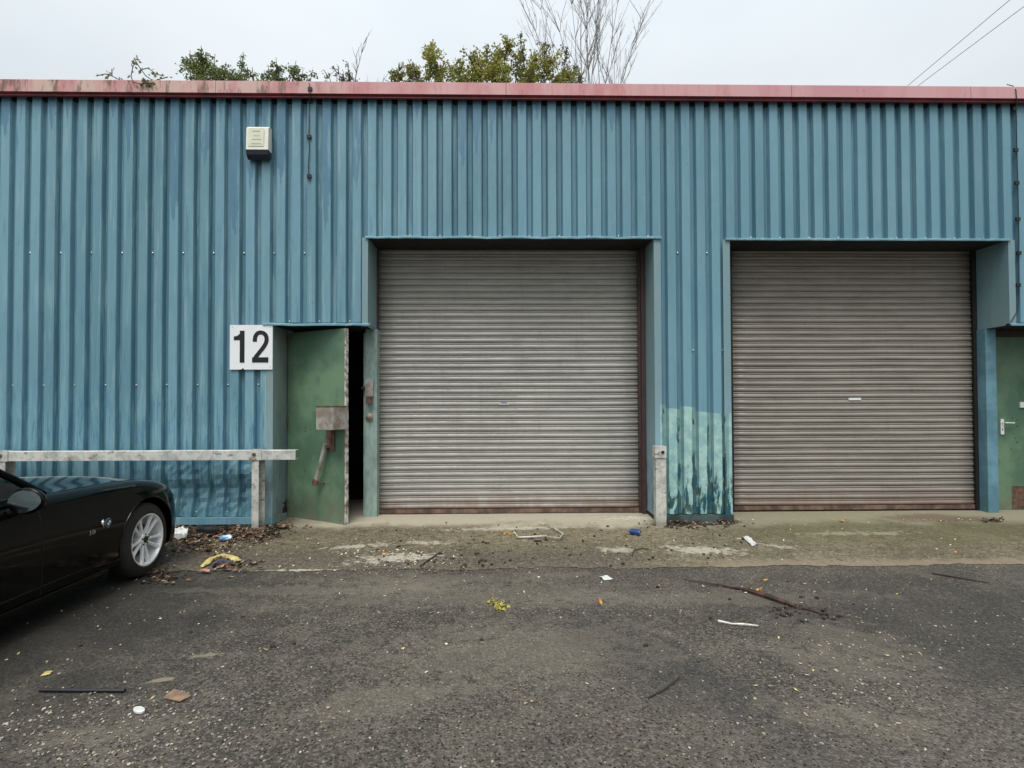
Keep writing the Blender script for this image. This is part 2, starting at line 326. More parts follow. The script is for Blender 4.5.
def m_apron():
    s = NT('mossy_concrete', 0.85, spec=0.3); P = s.pos(); x, y, z = s.xyz(P)
    big = s.noise(P, 0.8, 4, 0.6); mid = s.noise(P, 3.5, 5, 0.7); v1 = s.vor(P, 90); v2 = s.vor(P, 48)
    r1 = s.xyz(v1['Color']); r2 = s.xyz(v2['Color'])
    c = s.mix(s.step(big, 0.35, 0.65), lin((104, 95, 74)), lin((130, 120, 96)))
    c = s.mix(s.step(mid, 0.45, 0.65, 0, 0.7), c, lin((98, 92, 66)))
    c = s.mix(s.ma('MULTIPLY', s.step(r1[0], 0.4, 1), 0.5), c, lin((120, 112, 96)))
    c = s.mix(s.ma('MULTIPLY', s.step(r1[2], 0.8, 0.84), 0.8), c, lin((52, 47, 38)))
    gr = s.noise(P, 14, 4, 0.7); gr2 = s.noise(P, 34, 3, 0.7)
    c = s.mix(s.step(gr, 0.5, 0.64, 0, 0.55), c, lin((70, 64, 50))); c = s.mix(s.step(gr, 0.46, 0.36, 0, 0.5), c, lin((142, 132, 110)))
    c = s.mix(s.step(gr2, 0.54, 0.66, 0, 0.6), c, lin((62, 56, 45))); c = s.mix(s.step(gr2, 0.44, 0.34, 0, 0.55), c, lin((152, 143, 124)))
    wh = s.ma('MULTIPLY', s.step(r2[1], 0.955, 0.96), s.step(v2['Distance'], 0.4, 0.28))
    c = s.mix(s.ma('MULTIPLY', wh, 0.8), c, lin((176, 166, 144)))
    wb = s.ma('MULTIPLY', s.ma('SUBTRACT', mid, 0.5), 1.3)
    # clean pale strip by the thresholds
    ys = s.ma('ADD', y, s.ma('ADD', s.ma('MULTIPLY', s.ma('SUBTRACT', mid, 0.5), 0.6), s.ma('MULTIPLY', s.ma('SUBTRACT', s.noise(P, 1.1, 3), 0.5), 0.9)))
    th = s.step(ys, -0.30, 0.10); inl = s.step(x, XP1, XP1+0.3)
    c = s.mix(s.ma('MULTIPLY', s.ma('MULTIPLY', th, inl), 0.8), c, lin((178, 170, 150)))
    # left part dark with leaf mould
    c = s.mix(s.ma('MULTIPLY', s.step(x, -1.6, -3.6), s.step(mid, 0.3, 0.6, 0.45, 0.9)), c, lin((54, 46, 35)))
    # green tint on the right
    c = s.mix(s.ma('MULTIPLY', s.step(x, 2.2, 3.2), s.step(ys, -1.45, -0.6, 0.0, 0.5)), c, lin((88, 88, 56)))
    # front edge worn down to the grey of the asphalt
    yg = s.ma('ADD', y, s.ma('MULTIPLY', s.ma('SUBTRACT', mid, 0.5), 1.3))
    c = s.mix(s.ma('MULTIPLY', s.step(yg, -0.8, -1.55), s.step(x, 1.9, 0.9, 0.15, 0.85)), c, s.mix(s.step(gr2, 0.4, 0.6), lin((100, 93, 82)), lin((66, 61, 54))))
    # broken pale front edge
    ye = s.ma('ADD', y, s.ma('MULTIPLY', s.ma('SUBTRACT', mid, 0.5), 0.22))
    fe = s.ma('MULTIPLY', s.step(ye, -1.50, -1.68), s.step(x, 1.6, 2.2, 0.1, 0.75))
    c = s.mix(fe, c, lin((132, 120, 100)))
    for px, py, rx, ry, an, k in ((640, 521, .55, .12, 0.0, .8), (745, 541, .12, .06, -.5, .9), (775, 548, .22, .06, -.6, .6), (400, 560, .5, .16, .1, .65), (430, 545, .3, .1, 0, .5), (700, 552, .45, .15, -.2, .55), (615, 552, .25, .1, -.3, .5), (300, 571, .5, .03, 0.0, .6), (520, 530, .9, .1, .05, .5), (360, 548, .35, .1, .2, .5), (860, 535, .8, .1, 0, .25)):
        g = gp(px, py); m_ = s.blob(x, y, g.x, g.y, rx, ry, an, s.ma('ADD', wb, s.ma('MULTIPLY', s.ma('SUBTRACT', gr, 0.5), 2.6)))
        c = s.mix(s.ma('MULTIPLY', m_, k), c, lin((196, 190, 174)))
    g = gp(690, 526); m_ = s.blob(x, y, g.x, g.y, .7, .12, 0, wb); c = s.mix(s.ma('MULTIPLY', m_, .8), c, lin((50, 45, 36)))
    g = gp(930, 513); m_ = s.blob(x, y, g.x-.4, 0.1, .9, .25, 0, wb); c = s.mix(s.ma('MULTIPLY', m_, .6), c, lin((86, 62, 50)))
    s.set('Base Color', c)
    h = s.ma('ADD', s.ma('SUBTRACT', 1, v1['Distance']), s.ma('ADD', r1[0], s.ma('MULTIPLY', mid, 4)))
    s.bump(h, 0.55, 0.006); return s.m
M_apron = m_apron()

# ------------------------------------------------------------------ mesh helpers
def link(name, me, m=None, parent=None, loc=None, smooth=False):
    ob = bpy.data.objects.new(name, me); COL.objects.link(ob)
    if m is not None:
        for mm in (m if isinstance(m, (list, tuple)) else [m]): me.materials.append(mm)
    if parent: ob.parent = parent
    if loc is not None: ob.location = loc
    if smooth:
        for p in me.polygons: p.use_smooth = True
        me.set_sharp_from_angle(angle=R(35))
    return ob
def mk(name, bm, m=None, parent=None, loc=None, smooth=False, bev=0.0):
    if bev:
        bmesh.ops.bevel(bm, geom=[e for e in bm.edges if len(e.link_faces) == 2 and e.calc_face_angle(0) > 0.5], offset=bev, segments=2, affect='EDGES', clamp_overlap=True)
    bmesh.ops.recalc_face_normals(bm, faces=bm.faces)
    me = bpy.data.meshes.new(name); bm.to_mesh(me); bm.free()
    return link(name, me, m, parent, loc, smooth)
def tag(ob, label=None, cat=None, group=None, kind=None):
    if label: ob['label'] = label
    if cat: ob['category'] = cat
    if group: ob['group'] = group
    if kind: ob['kind'] = kind
    return ob
def empty(name, loc=(0, 0, 0), label=None, cat=None, group=None, rz=0.0):
    e = bpy.data.objects.new(name, None); COL.objects.link(e); e.location = loc; e.rotation_euler = (0, 0, rz); e.empty_display_size = 0.1
    return tag(e, label, cat, group)
def box(bm, x0, x1, y0, y1, z0, z1, M=None):
    vs_ = [bm.verts.new((x, y, z)) for z in (z0, z1) for y in (y0, y1) for x in (x0, x1)]
    if M is not None:
        for v in vs_: v.co = M @ v.co
    for f in ((0, 2, 3, 1), (4, 5, 7, 6), (0, 1, 5, 4), (2, 6, 7, 3), (0, 4, 6, 2), (1, 3, 7, 5)):
        bm.faces.new([vs_[i] for i in f])
    return vs_
def bx(*a, M=None):
    bm = bmesh.new(); box(bm, *a, M=M); return bm
def tube(bm, pts, r, n=6, cap=True):
    pts = [Vector(p) for p in pts]; rr = r if isinstance(r, (list, tuple)) else [r]*len(pts); rings = []
    up = Vector((0.13, 0.31, 0.94))
    for i, p in enumerate(pts):
        t = (pts[min(i+1, len(pts)-1)]-pts[max(i-1, 0)]).normalized()
        a = t.cross(up)
        if a.length < 1e-3: a = t.cross(Vector((1, 0, 0)))
        a.normalize(); b = t.cross(a)
        rings.append([bm.verts.new(p+(a*math.cos(k*2*math.pi/n)+b*math.sin(k*2*math.pi/n))*rr[i]) for k in range(n)])
    for i in range(len(rings)-1):
        for k in range(n): bm.faces.new((rings[i][k], rings[i][(k+1) % n], rings[i+1][(k+1) % n], rings[i+1][k]))
    if cap: bm.faces.new(rings[0][::-1]); bm.faces.new(rings[-1])
def lathe(bm, prof, n=32, M=None, closed=False):       # profile of (x along axis, radius); axis = X
    rings = []
    for a, r in prof:
        rings.append([bm.verts.new((a, r*math.cos(k*2*math.pi/n), r*math.sin(k*2*math.pi/n))) for k in range(n)])
    if M is not None:
        for g in rings:
            for v in g: v.co = M @ v.co
    m = len(rings)
    for i in range(m if closed else m-1):
        A, B = rings[i], rings[(i+1) % m]
        for k in range(n): bm.faces.new((A[k], A[(k+1) % n], B[(k+1) % n], B[k]))
    if not closed: bm.faces.new(rings[0][::-1]); bm.faces.new(rings[-1])
def prism(bm, prof, x0, x1):                             # profile of (y, z) extruded along X
    A = [bm.verts.new((x0, y, z)) for y, z in prof]; B = [bm.verts.new((x1, y, z)) for y, z in prof]; n = len(prof)
    for i in range(n): bm.faces.new((A[i], A[(i+1) % n], B[(i+1) % n], B[i]))
    bm.faces.new(A[::-1]); bm.faces.new(B)
def text_mesh(name, body, size, m, parent=None, M=None, ext=0.001, font_scale=(1, 1)):
    cu = bpy.data.curves.new(name, 'FONT'); cu.body = body; cu.size = size; cu.extrude = ext; cu.align_x = 'CENTER'; cu.align_y = 'CENTER'
    t = bpy.data.objects.new(name, cu); COL.objects.link(t); bpy.context.view_layer.update()
    me = bpy.data.meshes.new_from_object(t.evaluated_get(bpy.context.evaluated_depsgraph_get())); bpy.data.objects.remove(t)
    me.transform(Matrix.Diagonal((font_scale[0], font_scale[1], 1, 1)))
    if M is not None: me.transform(M)
    me.materials.clear()
    return link(name, me, m, parent)

# ------------------------------------------------------------------ ground
bm = bmesh.new(); S = 300
v = [bm.verts.new(p) for p in ((-S, -S, 0), (S, -S, 0), (S, S, 0), (-S, S, 0))]; bm.faces.new(v)
tag(mk('asphalt_ground', bm, M_asph), kind='structure')
# raised concrete apron along the building, ramping up into the recesses
bm = bmesh.new(); nx, x0a, x1a = 900, -13.9, 13.9
def apz(x, y):
    if y > -0.05: z = 0.022+(0.05-0.022)*min(1, (y+0.05)/0.4)
    else: z = 0.022*min(1, (y+1.85)/0.35)**0.8 if y > -1.85 else 0.0
    return z+0.003*mnoise.noise(Vector((x*2, y*2, 3)))*(1 if y > -1.2 else 0.2)
rows = [None, -1.62, -1.48, -1.35, -1.2, -1.0, -0.8, -0.6, -0.4, -0.25, -0.1, -0.05, 0.1, 0.25, 0.40, 0.9, 1.6]
grid = []
for j, yy in enumerate(rows):
    line = []
    for i in range(nx+1):
        x = x0a+(x1a-x0a)*i/nx
        ed = gp(600, 568).y if x < 1.6 else gp(850, 566).y
        fy = ed+0.07*mnoise.noise(Vector((x*1.3, 0, 0)))+0.05*mnoise.noise(Vector((x*6, 4, 0)))+0.03*mnoise.noise(Vector((x*17, 4, 0)))
        y = fy if yy is None else max(yy, fy+0.01*j)
        z = 0.004 if yy is None else max(0.006, apz(x, y))
        line.append(bm.verts.new((x, y, z)))
    grid.append(line)
for j in range(len(rows)-1):
    for i in range(nx): bm.faces.new((grid[j][i], grid[j][i+1], grid[j+1][i+1], grid[j+1][i]))
tag(mk('concrete_apron', bm, M_apron, smooth=True), kind='structure')

# ------------------------------------------------------------------ the building
B = empty('industrial_unit', (0, 0, 0), 'long blue corrugated steel industrial unit with red roof capping and two roller shutters', 'building')
XA, XB = -14.0, 14.0
ZB_L = Z_(517.5, 200)                                    # cladding foot, left
CW = 0.104; FL = 0.020; DEP = 0.050
def prof_y(x):
    u = (x-XPH) % PITCHX
    if u < CW: return 0.0
    if u < CW+FL: return DEP*(u-CW)/FL
    if u < PITCHX-FL: return DEP
    return DEP*(PITCHX-u)/FL
def clad(name, x0, x1, z0, z1, dent=None, nz_=2, sag=0.004):
    xs = {x0, x1}; k0 = math.floor((x0-XPH)/PITCHX)-1
    k = k0
    while XPH+k*PITCHX < x1:
        for a in (0, CW*0.5, CW, CW+FL, (CW+PITCHX)/2, PITCHX-FL):
            x = XPH+k*PITCHX+a
            if x0+0.004 < x < x1-0.004: xs.add(x)
        k += 1
    xs = sorted(xs); bm = bmesh.new(); g = []
    for j in range(nz_+1):
        z = z0+(z1-z0)*j/nz_; row = []
        for x in xs:
            y = prof_y(x)+sag*mnoise.noise(Vector((x*0.9, z*0.7, 5))); xx, zz = x, z
            if dent: xx, y, zz = dent(x, y, z)
            row.append(bm.verts.new((xx, y, zz)))
        g.append(row)
    for j in range(nz_):
        for i in range(len(xs)-1): bm.faces.new((g[j][i], g[j][i+1], g[j+1][i+1], g[j+1][i]))
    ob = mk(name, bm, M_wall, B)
    md = ob.modifiers.new('thick', 'SOLIDIFY'); md.thickness = 0.002; md.offset = -1 if ob.data.polygons[0].normal.y < 0 else 1
    return ob
def dent_left(x, y, z):
    a = max(0.0, min(1.0, (x+4.9)/1.2)); b = max(0.0, min(1.0, (0.95-z)/0.2)); k = a*b
    rib = math.floor((x-XPH+0.04)/PITCHX); rj = mnoise.noise(Vector((rib*1.7, 0.3, 2)))
    n1 = mnoise.noise(Vector((x*3.5, z*3, 1))); n2 = mnoise.noise(Vector((x*13, z*9, 9)))
    zc = 0.50+0.05*rj+0.10*(x-XP1)*0.15; zd = 0.36+0.07*rj
    crease = max(0.0, 1-abs(z-zc-0.15*(x-rib*PITCHX-XPH))/0.05); fold = max(0.0, 1-abs(z-zd+0.25*(x-rib*PITCHX-XPH))/0.03)
    push = max(0.0, min(1.0, (zc+0.12-z)/0.12))-0.55*max(0.0, min(1.0, (zc-z)/0.4))
    low = max(0.0, min(1.0, (zc-z)/max(zc-0.1, .1)))
    yy = y*(1-0.25*k*low)+k*(0.045*push+0.018*n1+0.008*n2+0.024*crease*(0.6+rj)-0.022*fold*(0.6-rj)+0.02*(1-min(1, abs(mnoise.noise(Vector((x*2.2+z*5, z*6-x*2, 7))))*6)))
    return x-k*(0.055*low*(0.7+0.6*rj)+0.006*n2), min(yy, 0.12), z
def dent_pier(x, y, z):
    k = max(0.0, min(1.0, (0.9-z)/0.6)); n1 = mnoise.noise(Vector((x*6, z*5, 2))); n2 = mnoise.noise(Vector((x*14, z*9, 7)))
    e = max(0.0, (x-(XS2-0.16))/0.16)
    return x+k*0.012*n2, y*(1-0.3*k)+k*(0.02*n1+0.008*n2)-0.03*e*k*max(0, n1+.3), z
clad('wall_cladding', XA, XP1-0.075, ZB_L, ZTOP+0.02, dent_left, 90)
clad('wall_cladding', XP1-0.075, XP2, ZD1+0.03, ZTOP+0.02, None, 12)
clad('wall_cladding', XP2, XS1, ZL1+0.015, ZTOP+0.02, None, 12)
clad('wall_cladding', XS1+0.065, XS2, Z_(514, 690), ZTOP+0.02, dent_pier, 70)
clad('wall_cladding', XS1, XS1+0.065, ZL1+0.015, ZTOP+0.02, None, 6)
clad('wall_cladding', XS2, XE1, ZL2+0.015, ZTOP+0.02, None, 12)
clad('wall_cladding', XE1, XE1+1.05, ZD2+0.03, ZTOP+0.02, None, 12)
clad('wall_cladding', XE1+1.05, XB, 0.1, ZTOP+0.02, None, 12)
# small dent marks with screws are added below

# base trims
mk('base_trim', bx(XA, XP1-0.0, -0.012, 0.05, ZB_L-0.085, ZB_L-0.004), M_trim, B, bev=0.004)
mk('base_trim', bx(XS1+0.05, XS2+0.01, -0.02, 0.05, 0.028, Z_(514.5, 690)-0.004), M_footrim, B, bev=0.004)
mk('base_trim', bx(XE1+1.05, XB, -0.012, 0.05, 0.02, 0.098), M_trim, B, bev=0.004)
mk('plinth', bx(XA, XP1-0.01, 0.03, 0.25, -0.05, ZB_L-0.086), M_dark, B)
# corner strips of openings: front face and reveal back to the shutter plane
def corner(xo, dirn, z0, z1, wid, m=M_reveal, y1=REC+0.02, name='reveal', ragged=False):
    bm = bmesh.new(); t = 0.004; n = 24 if ragged else 2
    xin = xo; xout = xo-dirn*wid                       # opening lies on the dirn side of xo
    def col(x, y):
        out = []
        for j in range(n+1):
            z = z0+(z1-z0)*j/n; dx = dy = 0
            if ragged and z < 0.9:
                q = (0.9-z); dx = dirn*0.03*mnoise.noise(Vector((z*5, y*3, 2)))*q; dy = 0.03*q*mnoise.noise(Vector((z*6, 1, 8)))
            out.append(bm.verts.new((x+dx, y+dy, z)))
        return out
    # section, an L with a thickness
    sec = [(xout, -0.006), (xin, -0.006), (xin, y1), (xin-dirn*t, y1), (xin-dirn*t, -0.002), (xout, -0.002)]
    cols = [col(x, y) for x, y in sec]
    for a in range(len(sec)):
        A, C = cols[a], cols[(a+1) % len(sec)]
        for j in range(n): bm.faces.new((A[j], A[j+1], C[j+1], C[j]))
    bm.faces.new([c[0] for c in cols]); bm.faces.new([c[-1] for c in cols][::-1])
    return mk(name, bm, m, B)
corner(XP1, 1, 0.035, ZD1, 0.09, ragged=True)
corner(XP2, 1, ZD1-0.02, ZL1, 0.075)
corner(XS1, -1, 0.10, ZL1, 0.085, ragged=True)
corner(XS2, 1, 0.05, ZL2, 0.09)
corner(XE1, -1, ZD2, ZL2, 0.085)
corner(XE1+1.05, -1, 0.03, ZD2, 0.085)
# bent blue sheet end at the foot of the pier
bm = bmesh.new(); a = [bm.verts.new(p) for p in ((XS1+0.0, -0.008, 0.32), (XS1+0.075, -0.010, 0.30), (XS1+0.07, -0.03, 0.09), (XS1+0.045, -0.06, 0.035), (XS1-0.005, -0.02, 0.11))]
bm.faces.new(a); r_ = bmesh.ops.extrude_face_region(bm, geom=bm.faces[:]); bmesh.ops.translate(bm, vec=(0, 0.003, 0), verts=[g for g in r_['geom'] if isinstance(g, bmesh.types.BMVert)])
mk('bent_corner_sheet', bm, M_reveal, B)
# lintel flashings with soffits
def lintel(x0, x1, z, wob=0.0):
    bm = bmesh.new(); n = max(4, int((x1-x0)*14)); sec = [(-0.028, z-0.012), (-0.028, z+0.006), (-0.006, z+0.02), (0.05, z+0.02), (0.05, z+0.004), (0.035, z-0.002), (-0.02, z-0.002), (-0.02, z-0.012)]
    cols = []
    for i in range(n+1):
        x = x0+(x1-x0)*i/n; d = wob*(mnoise.noise(Vector((x*3, 0, 0)))+0.5*mnoise.noise(Vector((x*13, 0, 0))))
        cols.append([bm.verts.new((x, y-(d*0.6 if y < 0 else 0), zz+(d if y < 0.0 else 0))) for y, zz in sec])
    for i in range(n):
        for k in range(len(sec)): bm.faces.new((cols[i][k], cols[i][(k+1) % len(sec)], cols[i+1][(k+1) % len(sec)], cols[i+1][k]))
    bm.faces.new(cols[0][::-1]); bm.faces.new(cols[-1])
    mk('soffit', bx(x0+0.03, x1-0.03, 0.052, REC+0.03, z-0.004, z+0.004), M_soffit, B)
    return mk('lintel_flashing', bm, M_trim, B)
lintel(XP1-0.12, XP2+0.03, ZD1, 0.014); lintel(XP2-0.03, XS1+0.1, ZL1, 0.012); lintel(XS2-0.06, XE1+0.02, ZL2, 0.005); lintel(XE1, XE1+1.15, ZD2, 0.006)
# recess back walls above the openings (in the shutter plane), piers behind, body of the building
YR = REC
bm = bmesh.new()
box(bm, XA, XP1-0.02, 0.16, 0.30, 0, ZTOP)
box(bm, XP1-0.02, XS1+0.02, YR+0.12, YR+0.3, ZL1+0.01, ZTOP)
box(bm, XS1+0.006, XS2-0.006, 0.14, YR+0.3, 0, ZTOP)
box(bm, XS2-0.006, XE1+0.006, YR+0.12, YR+0.3, ZL2+0.01, ZTOP)
box(bm, XE1+0.006, XE1+1.05, YR+0.10, YR+0.3, ZD2+0.01, ZTOP)
box(bm, XE1+1.056, XB, 0.06, 0.30, 0, ZTOP)
box(bm, XP1-0.1, XP1-0.0045, 0.30, YR+0.3, 0, ZTOP)
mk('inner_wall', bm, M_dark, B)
DEPTH = 7.0
bm = bmesh.new(); box(bm, XA, XB, DEPTH-0.2, DEPTH, 0, ZTOP); box(bm, XA, XA+0.15, 0.31, DEPTH-0.21, 0, ZTOP); box(bm, XB-0.15, XB, 0.31, DEPTH-0.21, 0, ZTOP)
mk('rear_wall', bm, simple('grey_cladding', (110, 130, 136), 0.6), B)
bm = bmesh.new(); prism(bm, [(0.02, ZTOP+0.03), (DEPTH/2, ZTOP+0.55), (DEPTH+0.1, ZTOP+0.03), (DEPTH+0.1, ZTOP+0.0), (DEPTH/2, ZTOP+0.50), (0.02, ZTOP+0.0)], XA, XB)
mk('roof', bm, simple('grey_roof_sheet', (120, 122, 120), 0.7, scale=1.5), B)
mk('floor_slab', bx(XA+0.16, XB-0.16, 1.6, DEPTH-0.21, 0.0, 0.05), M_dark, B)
# red capping in lengths
caps = [XA, X_(219, 90), X_(506, 90), X_(788, 90), X_(965, 90), XB]
zt, zb = Z_(82.5, 512, -0.07), Z_(98.2, 512, -0.07)
for i in range(len(caps)-1):
    bm = bmesh.new(); g = 0.003
    prism(bm, [(-0.085, zb+0.035), (-0.075, zt-0.01), (-0.062, zt), (0.25, zt+0.03), (0.25, zt+0.015), (-0.05, zt-0.018), (-0.06, zb+0.035)], caps[i]+g, caps[i+1]-g)
    c = mk('roof_capping', bm, M_cap, B)
    bm = bmesh.new(); prism(bm, [(-0.084, zb+0.034), (-0.061, zb+0.034), (-0.045, zb-0.012), (-0.058, zb-0.012), (-0.066, zb-0.002), (-0.062, zb+0.012)], caps[i]+g, caps[i+1]-g)
    mk('capping_lip', bm, M_caplip, c)
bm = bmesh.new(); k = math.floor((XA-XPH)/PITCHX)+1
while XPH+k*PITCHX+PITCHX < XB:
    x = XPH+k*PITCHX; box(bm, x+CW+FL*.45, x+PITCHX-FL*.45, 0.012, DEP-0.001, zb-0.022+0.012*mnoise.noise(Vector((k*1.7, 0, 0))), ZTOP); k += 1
tag(mk('lip_shadow_blocks', bm, M_black, B), kind='stuff')  # black blocks standing in for the lip's shadow at each valley top
mk('cap_packer', bx(XA, XB, 0.048, 0.24, ZTOP-0.02, zt-0.02), M_dark, B)
# screws
bm = bmesh.new(); lathe(bm, [(0, 0.011), (0.003, 0.011), (0.006, 0.006), (0.007, 0.002)], 10, Matrix.Rotation(R(-90), 4, 'Z')); bmesh.ops.recalc_face_normals(bm, faces=bm.faces)
scr_me = bpy.data.meshes.new('screw'); bm.to_mesh(scr_me); bm.free(); scr_me.materials.append(M_screw)
nscr = 0
def screw(x, z, y):
    global nscr
    if nscr >= 98: return
    nscr += 1; ob = bpy.data.objects.new('screw', scr_me); COL.objects.link(ob); ob.parent = B; ob.location = (x, y, z)
def screw_row(x0, x1, z, step=2, off=0):
    k = math.ceil((x0-XPH)/PITCHX)
    while XPH+k*PITCHX < x1:
        if (k+off) % step == 0: 
            x = XPH+k*PITCHX+CW+FL+0.02
            if x0 < x < x1: screw(x, z, DEP-0.008)
        k += 1
screw_row(XP1-0.1, XP2, ZD1+0.05); screw_row(XP2, XS1, ZL1+0.04); screw_row(XS2, XE1, ZL2+0.04, off=1)
screw_row(X_(-10), XP1-0.1, at(130, 385).z); screw_row(X_(-10), X_(330), at(130, 252).z, off=1)
screw_row(X_(175), XP1-0.1, ZB_L+0.06)
screw_row(XS1+.05, XS2, Z_(252, 690)); screw_row(XS1+.05, XS2, Z_(350, 690), off=1)

# roller shutters
def shutter(px0, px1, ytop, ybot, m, label, sticker):
    x0, x1 = X_(px0, 400, YR), X_(px1, 400, YR)
    zb_ = at((px0+px1)/2, ybot, YR).z; zt_ = ZL1+0.1
    P = 0.0855
    e = empty('roller_shutter', ((x0+x1)/2, YR, zb_)); e.parent = B; e['label'] = label
    h = (x1-x0)/2
    bm = bmesh.new(); n = int((zt_-zb_-0.06)/P)+1; pr = []
    for k in range(n):
        z = 0.06+k*P; j = 0.0022*math.sin(k*12.9898)
        pr += [(0.020, z), (0.004+j, z+0.003), (-0.007+j, z+0.014), (-0.0105+j, z+0.028), (-0.007+j, z+0.044), (0.002+j, z+0.054), (0.004+j, z+0.058), (-0.003+j, z+0.066), (-0.004+j, z+0.074), (0.004+j, z+0.081)]
    nxs = 14; cols = []
    for i in range(nxs+1):
        x = -h+2*h*i/nxs
        cols.append([bm.verts.new((x, y+0.006*mnoise.noise(Vector((x*0.8+px0, zz*1.1, 2)))+0.004*mnoise.noise(Vector((x*3.1+px0, zz*5, 8))), zz+0.004*mnoise.noise(Vector((x*1.1, zz, 6+px0))))) for y, zz in pr])
    for i in range(nxs):
        for k in range(len(pr)-1): bm.faces.new((cols[i][k], cols[i+1][k], cols[i+1][k+1], cols[i][k+1]))
    c = mk('slat_curtain', bm, m, e, smooth=True)
    for p in c.data.polygons: p.use_smooth = True
    md = c.modifiers.new('thick', 'SOLIDIFY'); md.thickness = 0.0015; md.offset = 1
    mk('bottom_bar', bx(-h, h, -0.02, 0.02, 0.004, 0.056), m_shutter('shutter_foot', (140, 112, 92), (120, 92, 76), 1.0) if False else M_foot, e, bev=0.004)
    for s in (-1, 1):
        xa, xb = (h-0.012, h+0.045) if s > 0 else (-h-0.045, -h+0.012)
        bm = bmesh.new(); box(bm, xa, xb, -0.045, -0.022, 0.0, zt_-zb_); box(bm, (xb-0.012) if s > 0 else xa, xb if s > 0 else (xa+0.012), -0.0215, 0.05, 0.0, zt_-zb_)
        mk('guide_rail', bm, M_brown if px0 < 500 else M_railblk, e)
    # maker's label
    sx, sy, sw, sh = sticker
    p = at(sx, sy, YR)-Vector(e.location)
    st = mk('sticker', bx(p.x-sw, p.x+sw, -0.018, -0.014, p.z-sh, p.z+sh), M_white, e)
    return e, st
M_foot = simple('rusty_bottom_bar', (126, 102, 88), 0.75, 0.1, scale=5, c2=(84, 64, 54))
e1, st1 = shutter(378.5, 638.5, 250, 512.8, M_sh1, 'left roller shutter of pale galvanised slats', (504, 403.5, 0.06, 0.014))
e2, st2 = shutter(731, 972.5, 250, 509.5, M_sh2, 'right roller shutter of brownish grey slats', (854, 399, 0.085, 0.016))
mk('blue_band', bx(-0.05, 0.05, -0.003, 0.0, 0.0, 0.009), simple('blue_print', (70, 90, 170), 0.4), st1, loc=(st1.data.vertices[0].co.x+0.06, -0.0195, at(504, 403.2, YR).z-e1.location.z))
# brown steel upright on the right of the left shutter
mk('steel_upright', bx(X_(640, 400, YR), XS1-0.006, YR-0.1, YR+0.02, 0.05, ZL1), M_brown, B, bev=0.003)
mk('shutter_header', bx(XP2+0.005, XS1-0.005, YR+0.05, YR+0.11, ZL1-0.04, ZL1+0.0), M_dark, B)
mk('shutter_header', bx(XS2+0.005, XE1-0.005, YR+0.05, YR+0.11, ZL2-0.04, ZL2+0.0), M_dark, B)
# pale post between the personnel door and the left shutter, with keeps
xa, xb = X_(365.5, 400, 0.34), X_(377, 400, 0.34)
bm = bmesh.new(); box(bm, xa, xb, 0.34, YR+0.03, 0.035, ZD1+0.0)
post = mk('door_post', bm, M_post, B, bev=0.006)
mk('post_edge_strip', bx(xa-0.03, xa-0.002, 0.36, YR+0.05, 0.05, ZD1-0.05), M_post, post)
def pp(px, py): return at(px, py, 0.34)
k = pp(370, 388); mk('lock_keep', bx(k.x-0.055, k.x+0.05, 0.305, 0.339, k.z-0.11, k.z+0.10), M_lockbox, post, bev=0.006)
k = pp(370, 399); mk('latch_block', bx(k.x-0.035, k.x+0.04, 0.275, 0.304, k.z-0.06, k.z+0.03), M_rust, post, bev=0.01)
k = pp(369.5, 417); bm = bmesh.new(); lathe(bm, [(0, 0.05), (0.02, 0.05), (0.035, 0.03), (0.05, 0.012)], 16, Matrix.Translation((k.x, 0.339, k.z)) @ Matrix.Rotation(R(-90), 4, 'Z')); mk('round_keep', bm, M_lockbox, post, smooth=True)
k = pp(363.5, 388); bm = bmesh.new(); tube(bm, [(k.x, 0.30, k.z), (k.x, 0.36, k.z)], 0.022, 12); mk('bolt_end', bm, M_black, post)

# open green personnel door
hx, hy = X_(289.5, 420, 0.42), 0.42
def leafpt(px, width=1.0):
    r = ray(px, 430); kx = r.x/r.y; best = None
    for i in range(4000):
        Y = 0.42-i*0.0003; X = kx*(Y+D); dd = math.hypot(X-hx, Y-hy)
        if dd >= width: return X, Y
    return X, Y
lx, ly = leafpt(347, 0.98)
ang = math.atan2(ly-hy, lx-hx); LW = math.hypot(lx-hx, ly-hy)
door = empty('personnel_door', (hx, hy, 0.055), rz=ang); door.parent = B; door['label'] = 'worn green personnel door standing open beside the dark doorway'
LH = at(348, 328.5, ly).z-0.055-0.0
bm = bmesh.new(); n = 14; g = {}
for i in range(n+1):
    for j in range(n+1):
        u, v_ = i/n, j/n
        wv = 0.012*mnoise.noise(Vector((u*2.2, v_*3, 4)))+0.02*(u**2)*(0.5-v_)
        zz = v_*LH-0.04*u*(1-v_)
        for s, yy in ((0, -0.022), (1, 0.022)): g[i, j, s] = bm.verts.new((u*(LW-0.012*(1-v_)), yy+wv, zz))
for i in range(n):
    for j in range(n):
        bm.faces.new((g[i, j, 0], g[i+1, j, 0], g[i+1, j+1, 0], g[i, j+1, 0])); bm.faces.new((g[i, j, 1], g[i, j+1, 1], g[i+1, j+1, 1], g[i+1, j, 1]))
for i in range(n):
    bm.faces.new((g[i, 0, 0], g[i, 0, 1], g[i+1, 0, 1], g[i+1, 0, 0])); bm.faces.new((g[i, n, 0], g[i+1, n, 0], g[i+1, n, 1], g[i, n, 1]))
    bm.faces.new((g[0, i, 0], g[0, i+1, 0], g[0, i+1, 1], g[0, i, 1])); bm.faces.new((g[n, i, 0], g[n, i, 1], g[n, i+1, 1], g[n, i+1, 0]))
mk('door_leaf', bm, M_green, door)
bm = bmesh.new(); cols = []
